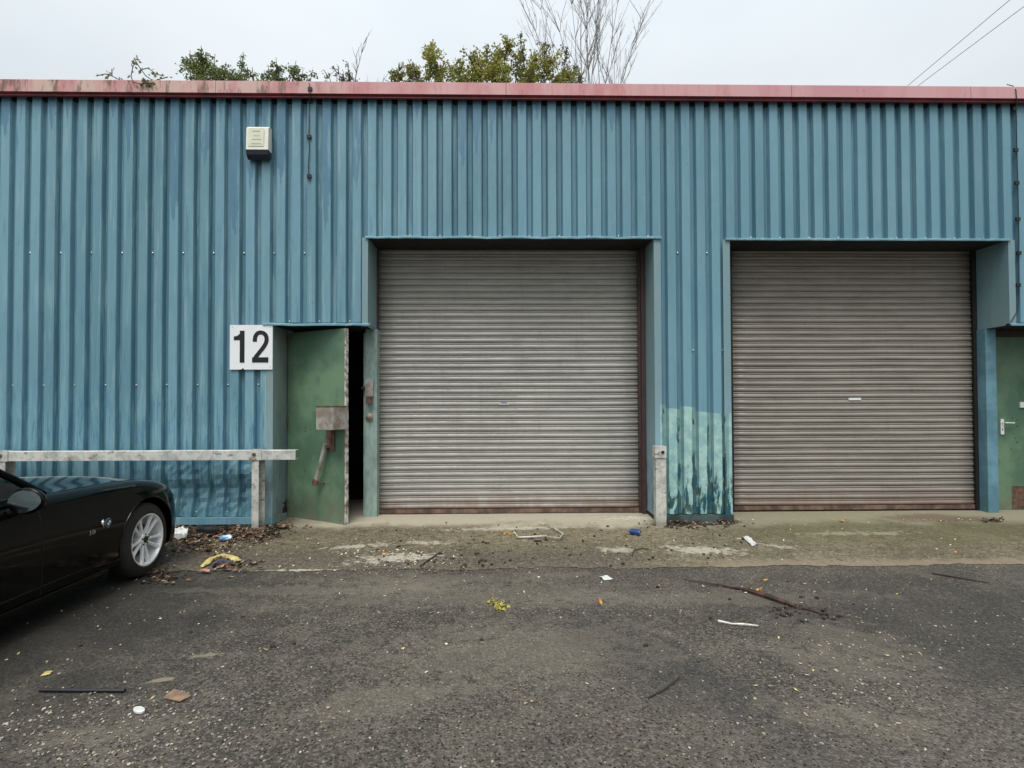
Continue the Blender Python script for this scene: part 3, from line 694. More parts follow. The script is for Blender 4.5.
for j in range(31):
    v_ = j/30; zz = v_*LH-0.04*(1-v_); wv = 0.012*mnoise.noise(Vector((2.2, v_*3, 4)))+0.02*(0.5-v_); x = LW-0.012*(1-v_)
    q = 0.002*mnoise.noise(Vector((0, zz*9, 1)))
    cols.append([bm.verts.new(p) for p in ((x-0.008, -0.0255+wv, zz), (x+0.006+q, -0.0255+wv, zz), (x+0.006+q, 0.0245+wv, zz), (x-0.008, 0.0245+wv, zz))])
for a, c in zip(cols, cols[1:]):
    for k in range(4): bm.faces.new((a[k], a[(k+1) % 4], c[(k+1) % 4], c[k]))
bm.faces.new(cols[0][::-1]); bm.faces.new(cols[-1])
mk('edge_strip', bm, M_edge, door)
Dinv = (Matrix.Translation((hx, hy, 0.055)) @ Matrix.Rotation(ang, 4, 'Z')).inverted()
def on_leaf(px, py, off=0.0):                            # local point on the leaf's outer face
    d = ray(px, py); nrm = Vector((math.sin(ang), -math.cos(ang), 0)); p0 = Vector((hx, hy, 0))+nrm*(0.022+off); c = Vector((0, -D, CAMH))
    t = (p0-c).dot(nrm)/d.dot(nrm); return Dinv @ (c+d*t)
a, b_ = on_leaf(316, 429.5, .25), on_leaf(336, 406.5, .25)
bm = bmesh.new(); box(bm, a.x, LW+0.035, -0.27, -0.026, a.z, b_.z-0.005)
lb = mk('lock_box', bm, M_lockbox, door, bev=0.006)
mk('lock_box_lip', bx(a.x-0.006, LW+0.04, -0.276, -0.02, b_.z-0.004, b_.z+0.008), M_rust, lb)
a = on_leaf(331, 440); mk('lock_plate', bx(a.x-0.065, a.x+0.065, -0.038, -0.02, a.z-0.13, a.z+0.12), M_rust, door, bev=0.004)
a1 = on_leaf(329, 446); a2 = on_leaf(320, 482)
hdl = empty('door_handle', (0, 0, 0)); hdl.parent = door
bm = bmesh.new(); tube(bm, [(a1.x, -0.03, a1.z), (a1.x, -0.085, a1.z)], 0.024, 12); tube(bm, [(a1.x, -0.08, a1.z+0.03), ((a1.x+a2.x)/2, -0.095, (a1.z+a2.z)/2), (a2.x, -0.10, a2.z)], [0.030, 0.023, 0.026], 10)
bpy.data.objects.remove(hdl)
hd = mk('door_handle', bm, M_lockbox, door, smooth=True)
bm = bmesh.new(); tube(bm, [(a2.x, -0.10, a2.z+0.05), (a2.x-0.004, -0.10, a2.z-0.03)], [0.036, 0.040], 10); tube(bm, [(a2.x, -0.1, a2.z), (a2.x+0.09, -0.03, a2.z+0.0)], 0.009, 8); mk('rusty_grip', bm, M_rust, hd)
for py in (340, 420, 505):
    a = on_leaf(291, py); bm = bmesh.new(); tube(bm, [(0.0, -0.03, a.z-0.05), (0.0, -0.03, a.z+0.05)], 0.012, 10); mk('hinge', bm, M_rust, door)
# door frame in the recess and the dark room behind
mk('door_frame', bx(XP1+0.002, hx-0.0, YR-0.05, YR+0.09, 0.045, ZD1-0.003), M_post, B)
mk('door_frame', bx(hx+0.002, xa-0.032, YR-0.02, YR+0.09, at(320, 330, YR).z, ZD1-0.003), M_brown, B)

# right-hand personnel door
dx0, dx1 = X_(998, 430, YR-0.02), XE1+1.0
bm = bmesh.new(); pa, pb = X_(987, 430, 0.32), X_(997.5, 430, 0.32)
box(bm, pa, pb, 0.32, YR+0.04, 0.045, ZD2-0.002); mk('door_post', bm, M_bluepost, B, bev=0.006)
p2 = mk('wiring_panel', bx(X_(976, 430, YR)+0.004, pa-0.002, YR-0.035, YR+0.04, 0.05, ZD2+0.02), M_bluepost, B)
k = at(983, 387, YR-0.035); bm = bmesh.new(); box(bm, k.x-0.035, k.x+0.035, YR-0.055, YR-0.036, k.z-0.07, k.z+0.07)
kb = mk('key_switch', bm, M_bluepost, B, bev=0.008)
bm = bmesh.new(); lathe(bm, [(0, 0.022), (0.01, 0.022), (0.014, 0.012)], 14, Matrix.Translation((k.x, YR-0.056, k.z)) @ Matrix.Rotation(R(-90), 4, 'Z')); mk('switch_ring', bm, M_white, kb)
k = at(977, 381, YR-0.035); mk('guide_clip', bx(k.x+0.0, k.x+0.02, YR-0.05, YR-0.036, k.z-0.06, k.z+0.06), M_white, B)
d2 = empty('personnel_door', (dx0, YR, 0.055)); d2.parent = B; d2['label'] = 'closed green personnel door at the right edge with a white lever handle'
H2 = ZD2-0.09-0.055
mk('door_leaf', bx(0.006, dx1-dx0, 0.0, 0.045, 0.0, H2), M_green, d2, bev=0.003)
mk('frame_head', bx(-0.0, dx1-dx0+0.04, -0.01, 0.06, H2+0.004, H2+0.085), M_brown, d2)
mk('kick_plate', bx(X_(1012, 500, YR)-dx0, dx1-dx0-0.03, -0.004, -0.001, 0.01, at(1012, 486, YR).z-0.055), M_rust, d2)
q = at(1001.5, 427, YR)-Vector((dx0, YR, 0.055)); h2 = mk('lever_handle', bx(q.x-0.02, q.x+0.025, -0.012, -0.001, q.z-0.10, q.z+0.11), M_white, d2, bev=0.006)
bm = bmesh.new(); tube(bm, [(q.x, -0.01, q.z+0.06), (q.x, -0.05, q.z+0.06), (q.x+0.13, -0.05, q.z+0.055)], 0.009, 8); mk('lever', bm, M_white, h2)
mk('keyhole', bx(q.x-0.004, q.x+0.006, -0.014, -0.0125, q.z-0.05, q.z-0.02), M_black, h2)
q = at(1024, 405, YR)-Vector((dx0, YR, 0.055)); mk('letter_plate', bx(q.x-0.07, q.x+0.18, -0.02, -0.001, q.z-0.035, q.z+0.04), M_white, d2, bev=0.006)
for a_, b2 in ((1012, 418), (1017, 420), (1017, 426), (1017, 442), (1011, 449)):
    q = at(a_, b2, YR)-Vector((dx0, YR, 0.055)); bm = bmesh.new(); lathe(bm, [(0, .009), (.004, .009)], 8, Matrix.Translation((q.x, -0.001, q.z)) @ Matrix.Rotation(R(-90), 4, 'Z')); mk('bolt_head', bm, M_rust, d2)

# ------------------------------------------------------------------ things fixed to the wall
tl, br = at(230, 325, -0.02), at(272.5, 369.5, -0.02); cx_, cz_ = (tl.x+br.x)/2, (tl.z+br.z)/2; sw, sh = (br.x-tl.x)/2, (tl.z-br.z)/2
sg = empty('number_sign', (cx_, -0.012, cz_), 'square white number sign reading 12 on the blue wall beside the open green door', 'sign')
bm = bmesh.new(); pts = [(-sw, -sh), (-sw*0.5, -sh), (-sw*.42, -sh+.008), (-sw*.36, -sh+.022), (-sw*.34, -sh), (sw, -sh), (sw, sh), (-sw, sh)]
A_ = [bm.verts.new((x, -0.01, z)) for x, z in pts]; bm.faces.new(A_); r_ = bmesh.ops.extrude_face_region(bm, geom=bm.faces[:]); bmesh.ops.translate(bm, vec=(0, 0.006, 0), verts=[q for q in r_['geom'] if isinstance(q, bmesh.types.BMVert)])
mk('panel', bm, M_sign, sg)
def stroke(pl, wd, name):                                # polyline swept into a flat digit
    bm = bmesh.new(); L = []; Rr = []
    for i, p in enumerate(pl):
        p = Vector(p); t = (Vector(pl[min(i+1, len(pl)-1)])-Vector(pl[max(i-1, 0)])).normalized(); nn = Vector((-t.y, t.x))*wd/2
        L.append(bm.verts.new((p.x+nn.x, -0.013, p.y+nn.y))); Rr.append(bm.verts.new((p.x-nn.x, -0.013, p.y-nn.y)))
    for i in range(len(pl)-1): bm.faces.new((L[i], L[i+1], Rr[i+1], Rr[i]))
    r_ = bmesh.ops.extrude_face_region(bm, geom=bm.faces[:]); bmesh.ops.translate(bm, vec=(0, 0.0025, 0), verts=[q for q in r_['geom'] if isinstance(q, bmesh.types.BMVert)])
    return bm
S2 = 2*sw/42.0                                           # metres per photo pixel on the sign
def sp_(zx, zy): return ((zx/12.8+225-251.2)*S2, -(zy/12.8+315-347.2)*S2)
bm = bmesh.new()
for i, poly in enumerate([[(193, 202), (252, 202), (252, 608), (193, 608)], [(118, 275), (160, 268), (192.5, 240), (192.5, 322), (118, 322)], [(192.5, 240), (210, 202), (192.5, 202)]]):
    if i == 2: poly = [(192.5, 239), (192.5, 239), (205, 202)][:0]
    if poly:
        f = bm.faces.new([bm.verts.new((sp_(*p)[0], -0.013, sp_(*p)[1])) for p in poly])
r_ = bmesh.ops.extrude_face_region(bm, geom=bm.faces[:]); bmesh.ops.translate(bm, vec=(0, 0.0025, 0), verts=[q for q in r_['geom'] if isinstance(q, bmesh.types.BMVert)])
mk('digit', bm, M_ink, sg)
arc = [(381, 342), (382, 318), (386, 285), (398, 255), (420, 232), (453, 223), (490, 232), (516, 256), (529, 290), (530, 325), (521, 360), (500, 398), (470, 440), (430, 490), (400, 530), (383, 560), (376, 582)]
mk('digit', stroke([sp_(*p) for p in arc], 52*S2/12.8, 'two'), M_ink, sg)
p0_, p1_ = sp_(349, 540), sp_(553, 606); mk('digit', bx(p0_[0], p1_[0], -0.0135, -0.011, p1_[1], p0_[1]), M_ink, sg)
for dx, dz in ((-1, 1), (1, 1), (1, -1)): 
    bm = bmesh.new(); lathe(bm, [(0, .006), (.003, .004)], 8, Matrix.Translation((dx*(sw-.03), -0.010, dz*(sh-.03))) @ Matrix.Rotation(R(-90), 4, 'Z')); mk('rivet', bm, M_screw, sg)

# alarm bell box
tl, br = at(246, 125, -0.1), at(268, 158, -0.1); aw = (br.x-tl.x)/2; ah = (tl.z-br.z)
al = empty('alarm_box', ((tl.x+br.x)/2, 0, br.z), 'cream burglar alarm box with dark base high on the blue wall', 'alarm box')
bm = bmesh.new(); prism(bm, [(0.0, ah*0.26), (0.0, ah), (-0.055, ah), (-0.09, ah-0.03), (-0.10, ah*0.26)], -aw, aw); mk('cover', bm, M_cream, al, bev=0.01, smooth=True)
mk('face_label', bx(-aw*0.78, aw*0.62, -0.1035, -0.101, ah*0.36, ah*0.9), M_creamlbl, al)
for zz, w_ in ((.80, .5), (.66, .4), (.55, .62), (.42, .66)): mk('faded_lettering', bx(-aw*w_*.8, aw*w_*.6, -0.105, -0.104, ah*zz, ah*(zz+.022)), M_faint, al)
bm = bmesh.new(); prism(bm, [(0.0, 0.03), (0.0, ah*0.255), (-0.103, ah*0.255), (-0.09, ah*0.12), (-0.05, 0.0)], -aw*1.0, aw*1.0); mk('strobe_base', bm, simple('dark_lens', (38, 42, 58), 0.3), al, bev=0.006)

# lightning/alarm cables clipped down the wall
def cable(name, pts, clips, label, r=0.0055):
    e = empty(name, pts[-1], label, 'cable'); o_ = Vector(pts[-1])
    bm = bmesh.new(); tube(bm, [Vector(p)-o_ for p in pts], r, 6); mk('lead', bm, M_cable, e)
    for p in clips:
        p = Vector(p)-o_; mk('clip', bx(p.x-0.026, p.x+0.026, p.y-0.008, p.y+0.014, p.z-0.022, p.z+0.022), M_black, e, bev=0.004)
def cpts(lst, y=-0.016): return [at(a, b, y if len(r_) == 0 else r_[0]) for a, b, *r_ in lst]
cable('wall_cable', cpts([(306, 80, .1), (307.5, 81.5, -.02), (309.5, 84, -.09), (309.8, 92, -.095), (309.5, 99, -.07), (309, 103), (309, 118), (308.8, 135), (309.3, 150), (308.5, 165), (308.5, 177), (309.5, 181)]),
      cpts([(310, 89, -.09), (310, 101), (309, 136.5), (309, 176)]), 'thin black cable with square clips on the wall right of the alarm box')
cable('wall_cable', cpts([(1007, 84.5, .1), (1013, 86, -.04), (1016, 90, -.09), (1016.5, 98, -.095), (1016, 105, -.05), (1016.5, 125), (1017, 150), (1018, 190), (1019, 240), (1018.7, 285), (1018.8, 300), (1017, 312), (1011, 322)]),
      cpts([(1014.5, 109), (1016, 150), (1017, 183), (1018, 219), (1019, 253), (1018.5, 285)]), 'long black cable with clips down the right-hand corner of the wall')

# ------------------------------------------------------------------ barrier rail and bollard
YRL = -0.20
br_ = empty('barrier_rail', (X_(258, 500, YRL), YRL, 0), 'galvanised steel barrier rail on posts in front of the left blue wall', 'barrier')
ox = br_.location.x
za, zb2 = at(150, 450.5, YRL).z, at(150, 460, YRL).z
bm = bmesh.new(); xe = X_(297, 453, YRL)-ox
prism(bm, [(-0.05, zb2), (-0.05, za-0.004), (-0.046, za), (0.05, za), (0.05, za-0.008), (-0.038, za-0.008), (-0.038, zb2+0.008), (0.05, zb2+0.008), (0.05, zb2)], X_(9, 455, YRL)-ox, xe)
mk('rail', bm, M_galv, br_)
bm = bmesh.new(); prism(bm, [(-0.052, zb2-.002), (-0.052, za+.008), (0.05, za+.008), (0.05, zb2-.002)], X_(9, 455, YRL)-ox-5.0, X_(8.6, 455, YRL)-ox); mk('rail', bm, M_galv, br_, bev=.004)
for xp in (0.0, X_(6, 500, YRL)-ox, X_(6, 500, YRL)-ox-3.3):
    w2 = 0.053
    bm = bmesh.new(); h_ = za+0.012
    # channel section post, open on the right
    sec = [(-w2, -0.049), (w2*0.55, -0.049), (w2*0.55, -0.041), (-w2+0.008, -0.041), (-w2+0.008, 0.055), (w2, 0.055), (w2, 0.063), (-w2, 0.063)]
    lo = [bm.verts.new((xp+x, y+0.0, -0.02)) for x, y in sec]; hi = [bm.verts.new((xp+x, y, zb2-0.001)) for x, y in sec]
    for i in range(len(sec)): bm.faces.new((lo[i], lo[(i+1) % len(sec)], hi[(i+1) % len(sec)], hi[i]))
    bm.faces.new(hi)
    pst = mk('rail_post', bm, M_galv, br_)
    bm = bmesh.new(); box(bm, xp-w2-.004, xp+w2+.012, -0.06, -0.0525, zb2-0.003, za+0.016); mk('clamp_plate', bm, M_galv, pst, bev=.003)
    bm = bmesh.new(); lathe(bm, [(0, .022), (.012, .022), (.018, .01)], 6, Matrix.Translation((xp-.02, -0.061, (za+zb2)/2+.01)) @ Matrix.Rotation(R(-90), 4, 'Z')); mk('bolt', bm, M_rust, pst)
    bm = bmesh.new(); ring = []
    for k in range(14):
        a_ = k/14*2*math.pi; ring.append((math.cos(a_), math.sin(a_)))
    lo = [bm.verts.new((xp+x*.13, y*.11, -0.01)) for x, y in ring]; hi = [bm.verts.new((xp+x*.09, y*.08, 0.055+0.01*mnoise.noise(Vector((x, y, xp))))) for x, y in ring]
    for i in range(14): bm.faces.new((lo[i], lo[(i+1) % 14], hi[(i+1) % 14], hi[i]))
    bm.faces.new(hi); mk('footing', bm, M_apron, pst, smooth=True)
bo = empty('bollard', (X_(660, 500, -.15), -.15, 0), 'short galvanised steel bollard with a square cap plate standing before the pier between the shutters', 'bollard')
zt_ = at(660, 446, -.15).z; zc_ = at(660, 457.5, -.15).z
bm = bmesh.new(); box(bm, -0.062, 0.062, -.05, .05, -0.02, zc_+0.02); mk('bollard_post', bm, M_galv, bo, bev=.006)
bm = bmesh.new(); box(bm, -0.072, 0.066, -.062, .06, zc_, zt_); mk('cap_plate', bm, M_galv, bo, bev=.005)
bm = bmesh.new(); lathe(bm, [(0, .02), (.01, .02)], 8, Matrix.Translation((.02, -.063, (zc_+zt_)/2)) @ Matrix.Rotation(R(-90), 4, 'Z')); mk('bolt_hole', bm, M_black, bo)

# ------------------------------------------------------------------ the parked car (local: x right, y forward, origin under the front axle)
def m_carpaint():
    s = NT('black_car_paint', 0.16, spec=0.5); P = s.pos(True); n = s.noise(P, 4, 4, 0.6); f = s.noise(P, 160, 2)
    s.set('Base Color', s.mix(s.step(n, 0.4, 0.7, 0, 1), (0.0015, 0.0018, 0.002), (0.003, 0.0034, 0.0034)))
    s.set('Roughness', s.step(n, 0.3, 0.7, 0.05, 0.12)); s.set('Specular IOR Level', 0.2)
    s.bump(n, 0.04, 0.01); return s.m
M_car = m_carpaint()
M_tyre = simple('tyre_rubber', (24, 23, 22), 0.8, c2=(36, 33, 29), scale=6)
M_alloy = simple('silver_alloy', (236, 236, 236), 0.35, 0.2, var=0.12, scale=12)
M_chrome = simple('chrome', (210, 212, 214), 0.12, 1.0, var=0.02)
M_trimb = simple('car_black_trim', (18, 18, 19), 0.45)
M_shut = simple('panel_gap', (6, 6, 6), 0.9)
M_cloth = simple('soft_top_fabric', (26, 26, 28), 0.9, scale=40)
M_disc = simple('brake_disc', (58, 54, 50), 0.6, 0.4, scale=20)
gm = NT('tinted_glass', 0.03); gm.set('Base Color', (0.25, 0.32, 0.3)); gm.set('Transmission Weight', 0.85); gm.set('IOR', 1.3); M_glass = gm.m
mm = NT('mirror_glass', 0.10, 1.0); mm.set('Base Color', lin((190, 200, 200))); M_mirror = mm.m

WX, WZ = -3.02, 0.325
wy = gp(147, 578).y
car = empty('parked_car', (gp(147, 578).x-0.0-0.885, wy+0.02, 0), 'glossy black two-seat roadster parked nose to the wall at the left edge', 'car', rz=R(1.5))
st = [  # y, half width, z centre, z fender crest, z bottom, waist z
 (-3.29, .55, .66, .62, .46), (-3.24, .68, .76, .72, .36), (-3.05, .80, .84, .82, .26), (-2.75, .865, .87, .865, .20), (-2.40, .885, .88, .875, .18),
 (-2.0, .875, .88, .865, .17), (-1.5, .865, .885, .875, .16), (-1.05, .86, .90, .885, .16), (-0.85, .862, .915, .88, .16), (-0.6, .868, .925, .872, .16), (-0.3, .882, .918, .865, .17),
 (0.0, .89, .895, .855, .18), (0.25, .878, .86, .82, .18), (0.45, .84, .81, .76, .17), (0.58, .77, .76, .70, .17), (0.68, .66, .71, .64, .18), (0.745, .48, .65, .58, .22), (0.765, .30, .60, .54, .27)]
bm = bmesh.new(); rings = []
for y, w_, zc, zf, zb_ in st:
    mid = (zf+zb_)/2
    half = [(0, zc), (.35*w_, zc-.004), (.62*w_, zc*0.35+zf*0.65-.012), (.80*w_, zf+.002), (.90*w_, zf-.016), (.962*w_, zf-.075), (.985*w_, zf-.19), (1.0*w_, zf-.30 if zf-.3 > mid-.05 else mid), (.995*w_, mid-.06), (.985*w_, zb_+.13), (.985*w_, zb_+.05), (.93*w_, zb_), (.5*w_, zb_), (0, zb_)]
    pr = half+[(-x, z) for x, z in half[-2:0:-1]]
    rings.append([bm.verts.new((x, y, z)) for x, z in pr])
for a, c in zip(rings, rings[1:]):
    for k in range(len(a)): bm.faces.new((a[k], a[(k+1) % len(a)], c[(k+1) % len(a)], c[k]))
bm.faces.new(rings[0][::-1]); bm.faces.new(rings[-1])
bmesh.ops.recalc_face_normals(bm, faces=bm.faces)
me = bpy.data.meshes.new('body'); bm.to_mesh(me); bm.free(); body = link('body', me, M_car)
md = body.modifiers.new('s', 'SUBSURF'); md.levels = md.render_levels = 3
bpy.context.view_layer.update()
me2 = bpy.data.meshes.new_from_object(body.evaluated_get(bpy.context.evaluated_depsgraph_get())); body.modifiers.clear(); body.data = me2
def cyl_obj(x0, x1, y, z, r):
    bm = bmesh.new(); lathe(bm, [(x0, r), (x1, r)], 64, Matrix.Translation((0, y, z))); bmesh.ops.recalc_face_normals(bm, faces=bm.faces)
    m_ = bpy.data.meshes.new('c'); bm.to_mesh(m_); bm.free(); o_ = bpy.data.objects.new('c', m_); COL.objects.link(o_); return o_
cut = [cyl_obj(s*.52, s*1.2, y, .335, r) for y, r in ((0, .356), (-2.495, .372)) for s in (1, -1)]
for c in cut:
    md = body.modifiers.new('b', 'BOOLEAN'); md.object = c; md.operation = 'DIFFERENCE'; md.solver = 'EXACT'
bpy.context.view_layer.update()
me3 = bpy.data.meshes.new_from_object(body.evaluated_get(bpy.context.evaluated_depsgraph_get())); body.modifiers.clear(); body.data = me3
for c in cut: bpy.data.objects.remove(c)
for p in me3.polygons: p.use_smooth = True
me3.set_sharp_from_angle(angle=R(40))
me3.materials.clear(); me3.materials.append(M_car)
body.parent = car
# body surface lookup for seams and badges
from mathutils.bvhtree import BVHTree
bvh = BVHTree.FromObject(body, bpy.context.evaluated_depsgraph_get())
def side(y, z, off=0.0, s=1):
    h = bvh.ray_cast(Vector((s*1.5, y, z)), Vector((-s, 0, 0)))
    return (h[0]+h[1]*off) if h[0] else Vector((s*.88, y, z))
def topz(x, y, off=0.0):
    h = bvh.ray_cast(Vector((x, y, 2)), Vector((0, 0, -1))); return h[0]+h[1]*off if h[0] else Vector((x, y, .9))
def seam(pts, name='panel_gap', r=0.0032, m=None, parent=None):
    bm = bmesh.new(); tube(bm, pts, r, 6); return mk(name, bm, m or M_shut, parent or body)
for s in (1, -1):
    seam([topz(s*(.70-.0*t), -0.86+t*1.3, 0) for t in [i/16 for i in range(17)]])                      # bonnet edge
    seam([side(-1.08-0.0*t, .84-.62*t, 0, s) for t in [i/14 for i in range(15)]])                       # door front gap
    seam([side(-2.12, .84-.62*t, 0, s) for t in [i/14 for i in range(15)]])
    seam([side(-1.08-1.04*t, .20, 0, s) for t in [i/10 for i in range(11)]])
    # arch lips
    for yc in (0, -2.495):
        pts = []
        for i in range(29):
            a_ = R(-8+196*i/28); q = side(yc+(.366 if yc == 0 else .382)*math.cos(a_), .335+(.366 if yc == 0 else .382)*math.sin(a_), 0.0, s); pts.append(q)
        seam(pts, 'arch_lip', 0.006, M_car)
    # sculpted crease along the flank and sill
    bm = bmesh.new(); tube(bm, [side(-.44-1.7*t, .29-.02*t, -.004, s) for t in [i/14 for i in range(15)]], [.003+.008*math.sin(math.pi*i/14) for i in range(15)], 8)
    mk('side_crease', bm, M_car, body, smooth=True)
    bm = bmesh.new(); pr = [(.79, .125), (.845, .13), (.858, .165), (.850, .215), (.80, .2)]
    A_ = [bm.verts.new((s*x, -.46, z)) for x, z in pr]; C_ = [bm.verts.new((s*x, -2.06, z)) for x, z in pr]
    for i in range(5): bm.faces.new((A_[i], A_[(i+1) % 5], C_[(i+1) % 5], C_[i]))
    bm.faces.new(A_[::-1]); bm.faces.new(C_); mk('side_skirt', bm, M_car, car, bev=.008, smooth=True)
# under-body and arch liners
mk('underbody', bx(-.50, .50, -3.0, .55, .17, .62), M_trimb, car)
# wheels
def wheel(x, y, steer, s):
    e = empty('wheel', (x, y, WZ), rz=steer); e.parent = car
    hw = .112
    bm = bmesh.new(); lathe(bm, [(-hw, .235), (-hw+.008, .285), (-hw+.03, .312), (-hw+.05, .322), (hw-.05, .322), (hw-.03, .312), (hw-.008, .288), (hw, .24), (hw-.012, .222), (-hw+.012, .222)], 64, closed=True)
    mk('tyre', bm, M_tyre, e, smooth=True)
    bm = bmesh.new(); f = s
    lathe(bm, [(f*(hw-.006), .2215), (f*(hw-.002), .226), (f*(hw-.004), .214), (f*(hw-.03), .205), (f*-.08, .19), (f*-.08, .2), (f*(hw-.03), .216)], 64, closed=True)
    rim = mk('rim', bm, M_alloy, e, smooth=True)
    for k in range(10):
        c0 = k*math.pi/5
        bm = bmesh.new(); pr = []
        for r_, wd, xo, th in ((.040, .020, hw-.035, .03), (.08, .0145, hw-.028, .022), (.14, .014, hw-.022, .02), (.185, .0185, hw-.016, .02), (.21, .028, hw-.010, .018)):
            sw_ = .10*math.sin(r_*9)*(1 if k % 2 else -1)*0.9
            a_ = c0+sw_
            cc, ss = math.cos(a_), math.sin(a_)
            ring = [(f*(xo-th), -wd), (f*(xo-th), wd), (f*xo-f*.004, wd*.8), (f*(xo+.002), 0), (f*xo-f*.004, -wd*.8)]
            pr.append([bm.verts.new((px_, r_*cc-t_*ss, r_*ss+t_*cc)) for px_, t_ in ring])
        for a2_, c2_ in zip(pr, pr[1:]):
            for i in range(5): bm.faces.new((a2_[i], a2_[(i+1) % 5], c2_[(i+1) % 5], c2_[i]))
        bm.faces.new(pr[0][::-1]); bm.faces.new(pr[-1]); mk('spoke', bm, M_alloy, e, smooth=True)
    bm = bmesh.new(); lathe(bm, [(f*.02, .062), (f*(hw-.04), .060), (f*(hw-.026), .05), (f*(hw-.024), .03)], 32); mk('hub', bm, M_alloy, e, smooth=True)
    bm = bmesh.new(); lathe(bm, [(f*(hw-.026), .03), (f*(hw-.018), .029), (f*(hw-.016), .024)], 24); mk('centre_cap', bm, M_trimb, e)
    for k in range(5):
        a_ = k*2*math.pi/5+.3; bm = bmesh.new(); lathe(bm, [(f*(hw-.03), .008), (f*(hw-.02), .007)], 8, Matrix.Translation((0, .045*math.cos(a_), .045*math.sin(a_)))); mk('wheel_bolt', bm, M_trimb, e)
    bm = bmesh.new(); lathe(bm, [(f*.0, .15), (f*.012, .15)], 40); mk('brake_disc', bm, M_disc, e)
    bm = bmesh.new(); lathe(bm, [(f*-.085, .2), (f*-.075, .2)], 40); mk('wheel_back', bm, M_trimb, e)
wheel(.752, 0, R(2), 1); wheel(-.752, 0, R(2), -1); wheel(.775, -2.495, 0, 1); wheel(-.775, -2.495, 0, -1)
# door mirrors
for s in (1, -1):
    me_ = empty('door_mirror', (s*.94, -1.30, .90)); me_.parent = car
    bm = bmesh.new(); bmesh.ops.create_uvsphere(bm, u_segments=28, v_segments=16, radius=1)
    for v_ in bm.verts:
        x, y, z = v_.co; v_.co = Vector((x*.105, (y*.075 if y > 0 else y*.018), z*.083*(1-.12*x*s)))
    mk('mirror_housing', bm, M_car, me_, smooth=True)
    bm = bmesh.new(); ring = [bm.verts.new((.092*math.cos(a_)+s*.004, -.030+.20*.06*math.sin(a_)+.09*.1*math.cos(a_)*s, .070*math.sin(a_)*(1-.12*math.cos(a_)*s))) for a_ in [i*math.pi/16 for i in range(32)]]
    bm.faces.new(ring); r_ = bmesh.ops.extrude_face_region(bm, geom=bm.faces[:]); bmesh.ops.translate(bm, vec=(0, .004, 0), verts=[q for q in r_['geom'] if isinstance(q, bmesh.types.BMVert)])
    mk('mirror_glass', bm, M_mirror, me_)
    bm = bmesh.new(); tube(bm, [(-s*.03, .02, -.04), (-s*.12, .03, -.075)], [.03, .034], 10); mk('mirror_arm', bm, M_trimb, me_, smooth=True)
# windscreen, frame, soft top, side glass
def panel(name, pts, m, th=.006, parent=None):
    bm = bmesh.new(); bm.faces.new([bm.verts.new(p) for p in pts]); bm.normal_update()
    nn = bm.faces[:][0].normal.copy(); r_ = bmesh.ops.extrude_face_region(bm, geom=bm.faces[:]); bmesh.ops.translate(bm, vec=nn*th, verts=[q for q in r_['geom'] if isinstance(q, bmesh.types.BMVert)])
    return mk(name, bm, m, parent or car)
panel('windscreen', [(-.70, -.99, .925), (.70, -.99, .925), (.58, -1.48, 1.245), (-.58, -1.48, 1.245)], M_glass)
for s in (1, -1):
    bm = bmesh.new(); tube(bm, [(s*.745, -.95, .885), (s*.70, -1.15, 1.03), (s*.60, -1.48, 1.255)], [.030, .024, .022], 10); mk('windscreen_pillar', bm, M_car, car, smooth=True)
    panel('side_window', [(s*.765, -1.29, .90), (s*.79, -2.05, .90), (s*.66, -2.0, 1.20), (s*.62, -1.52, 1.24), (s*.71, -1.30, 1.05)], M_glass, .005)
    bm = bmesh.new(); tube(bm, [(s*.775, -1.16, .900), (s*.80, -1.5, .905), (s*.80, -2.1, .90)], .012, 8); mk('waist_seal', bm, M_trimb, car)
    panel('mirror_sail', [(s*.79, -1.08, .89), (s*.785, -1.31, .89), (s*.715, -1.31, 1.03), (s*.73, -1.16, .99)], M_trimb, .01)
bm = bmesh.new(); tube(bm, [(-.60, -1.48, 1.26), (0, -1.46, 1.275), (.60, -1.48, 1.26)], .024, 10); mk('windscreen_header', bm, M_car, car, smooth=True)
bm = bmesh.new(); cs = []
for y, w_, z, zb_ in ((-1.50, .60, 1.275, 1.23), (-1.7, .62, 1.295, 1.22), (-2.0, .64, 1.27, 1.18), (-2.3, .66, 1.14, .9), (-2.52, .62, .93, .87)):
    cs.append([bm.verts.new(p) for p in ((-w_-.03, y, zb_), (-w_, y, z-.04), (-w_*.6, y, z), (0, y, z+.012), (w_*.6, y, z), (w_, y, z-.04), (w_+.03, y, zb_))])
for a_, c_ in zip(cs, cs[1:]):
    for i in range(6): bm.faces.new((a_[i], a_[i+1], c_[i+1], c_[i]))
t_ = mk('soft_top', bm, M_cloth, car, smooth=True); md = t_.modifiers.new('th', 'SOLIDIFY'); md.thickness = .01
mk('seat', bx(.18, .62, -2.0, -1.86, .5, 1.1), M_trimb, car, bev=.03); mk('seat', bx(-.62, -.18, -2.0, -1.86, .5, 1.1), M_trimb, car, bev=.03)
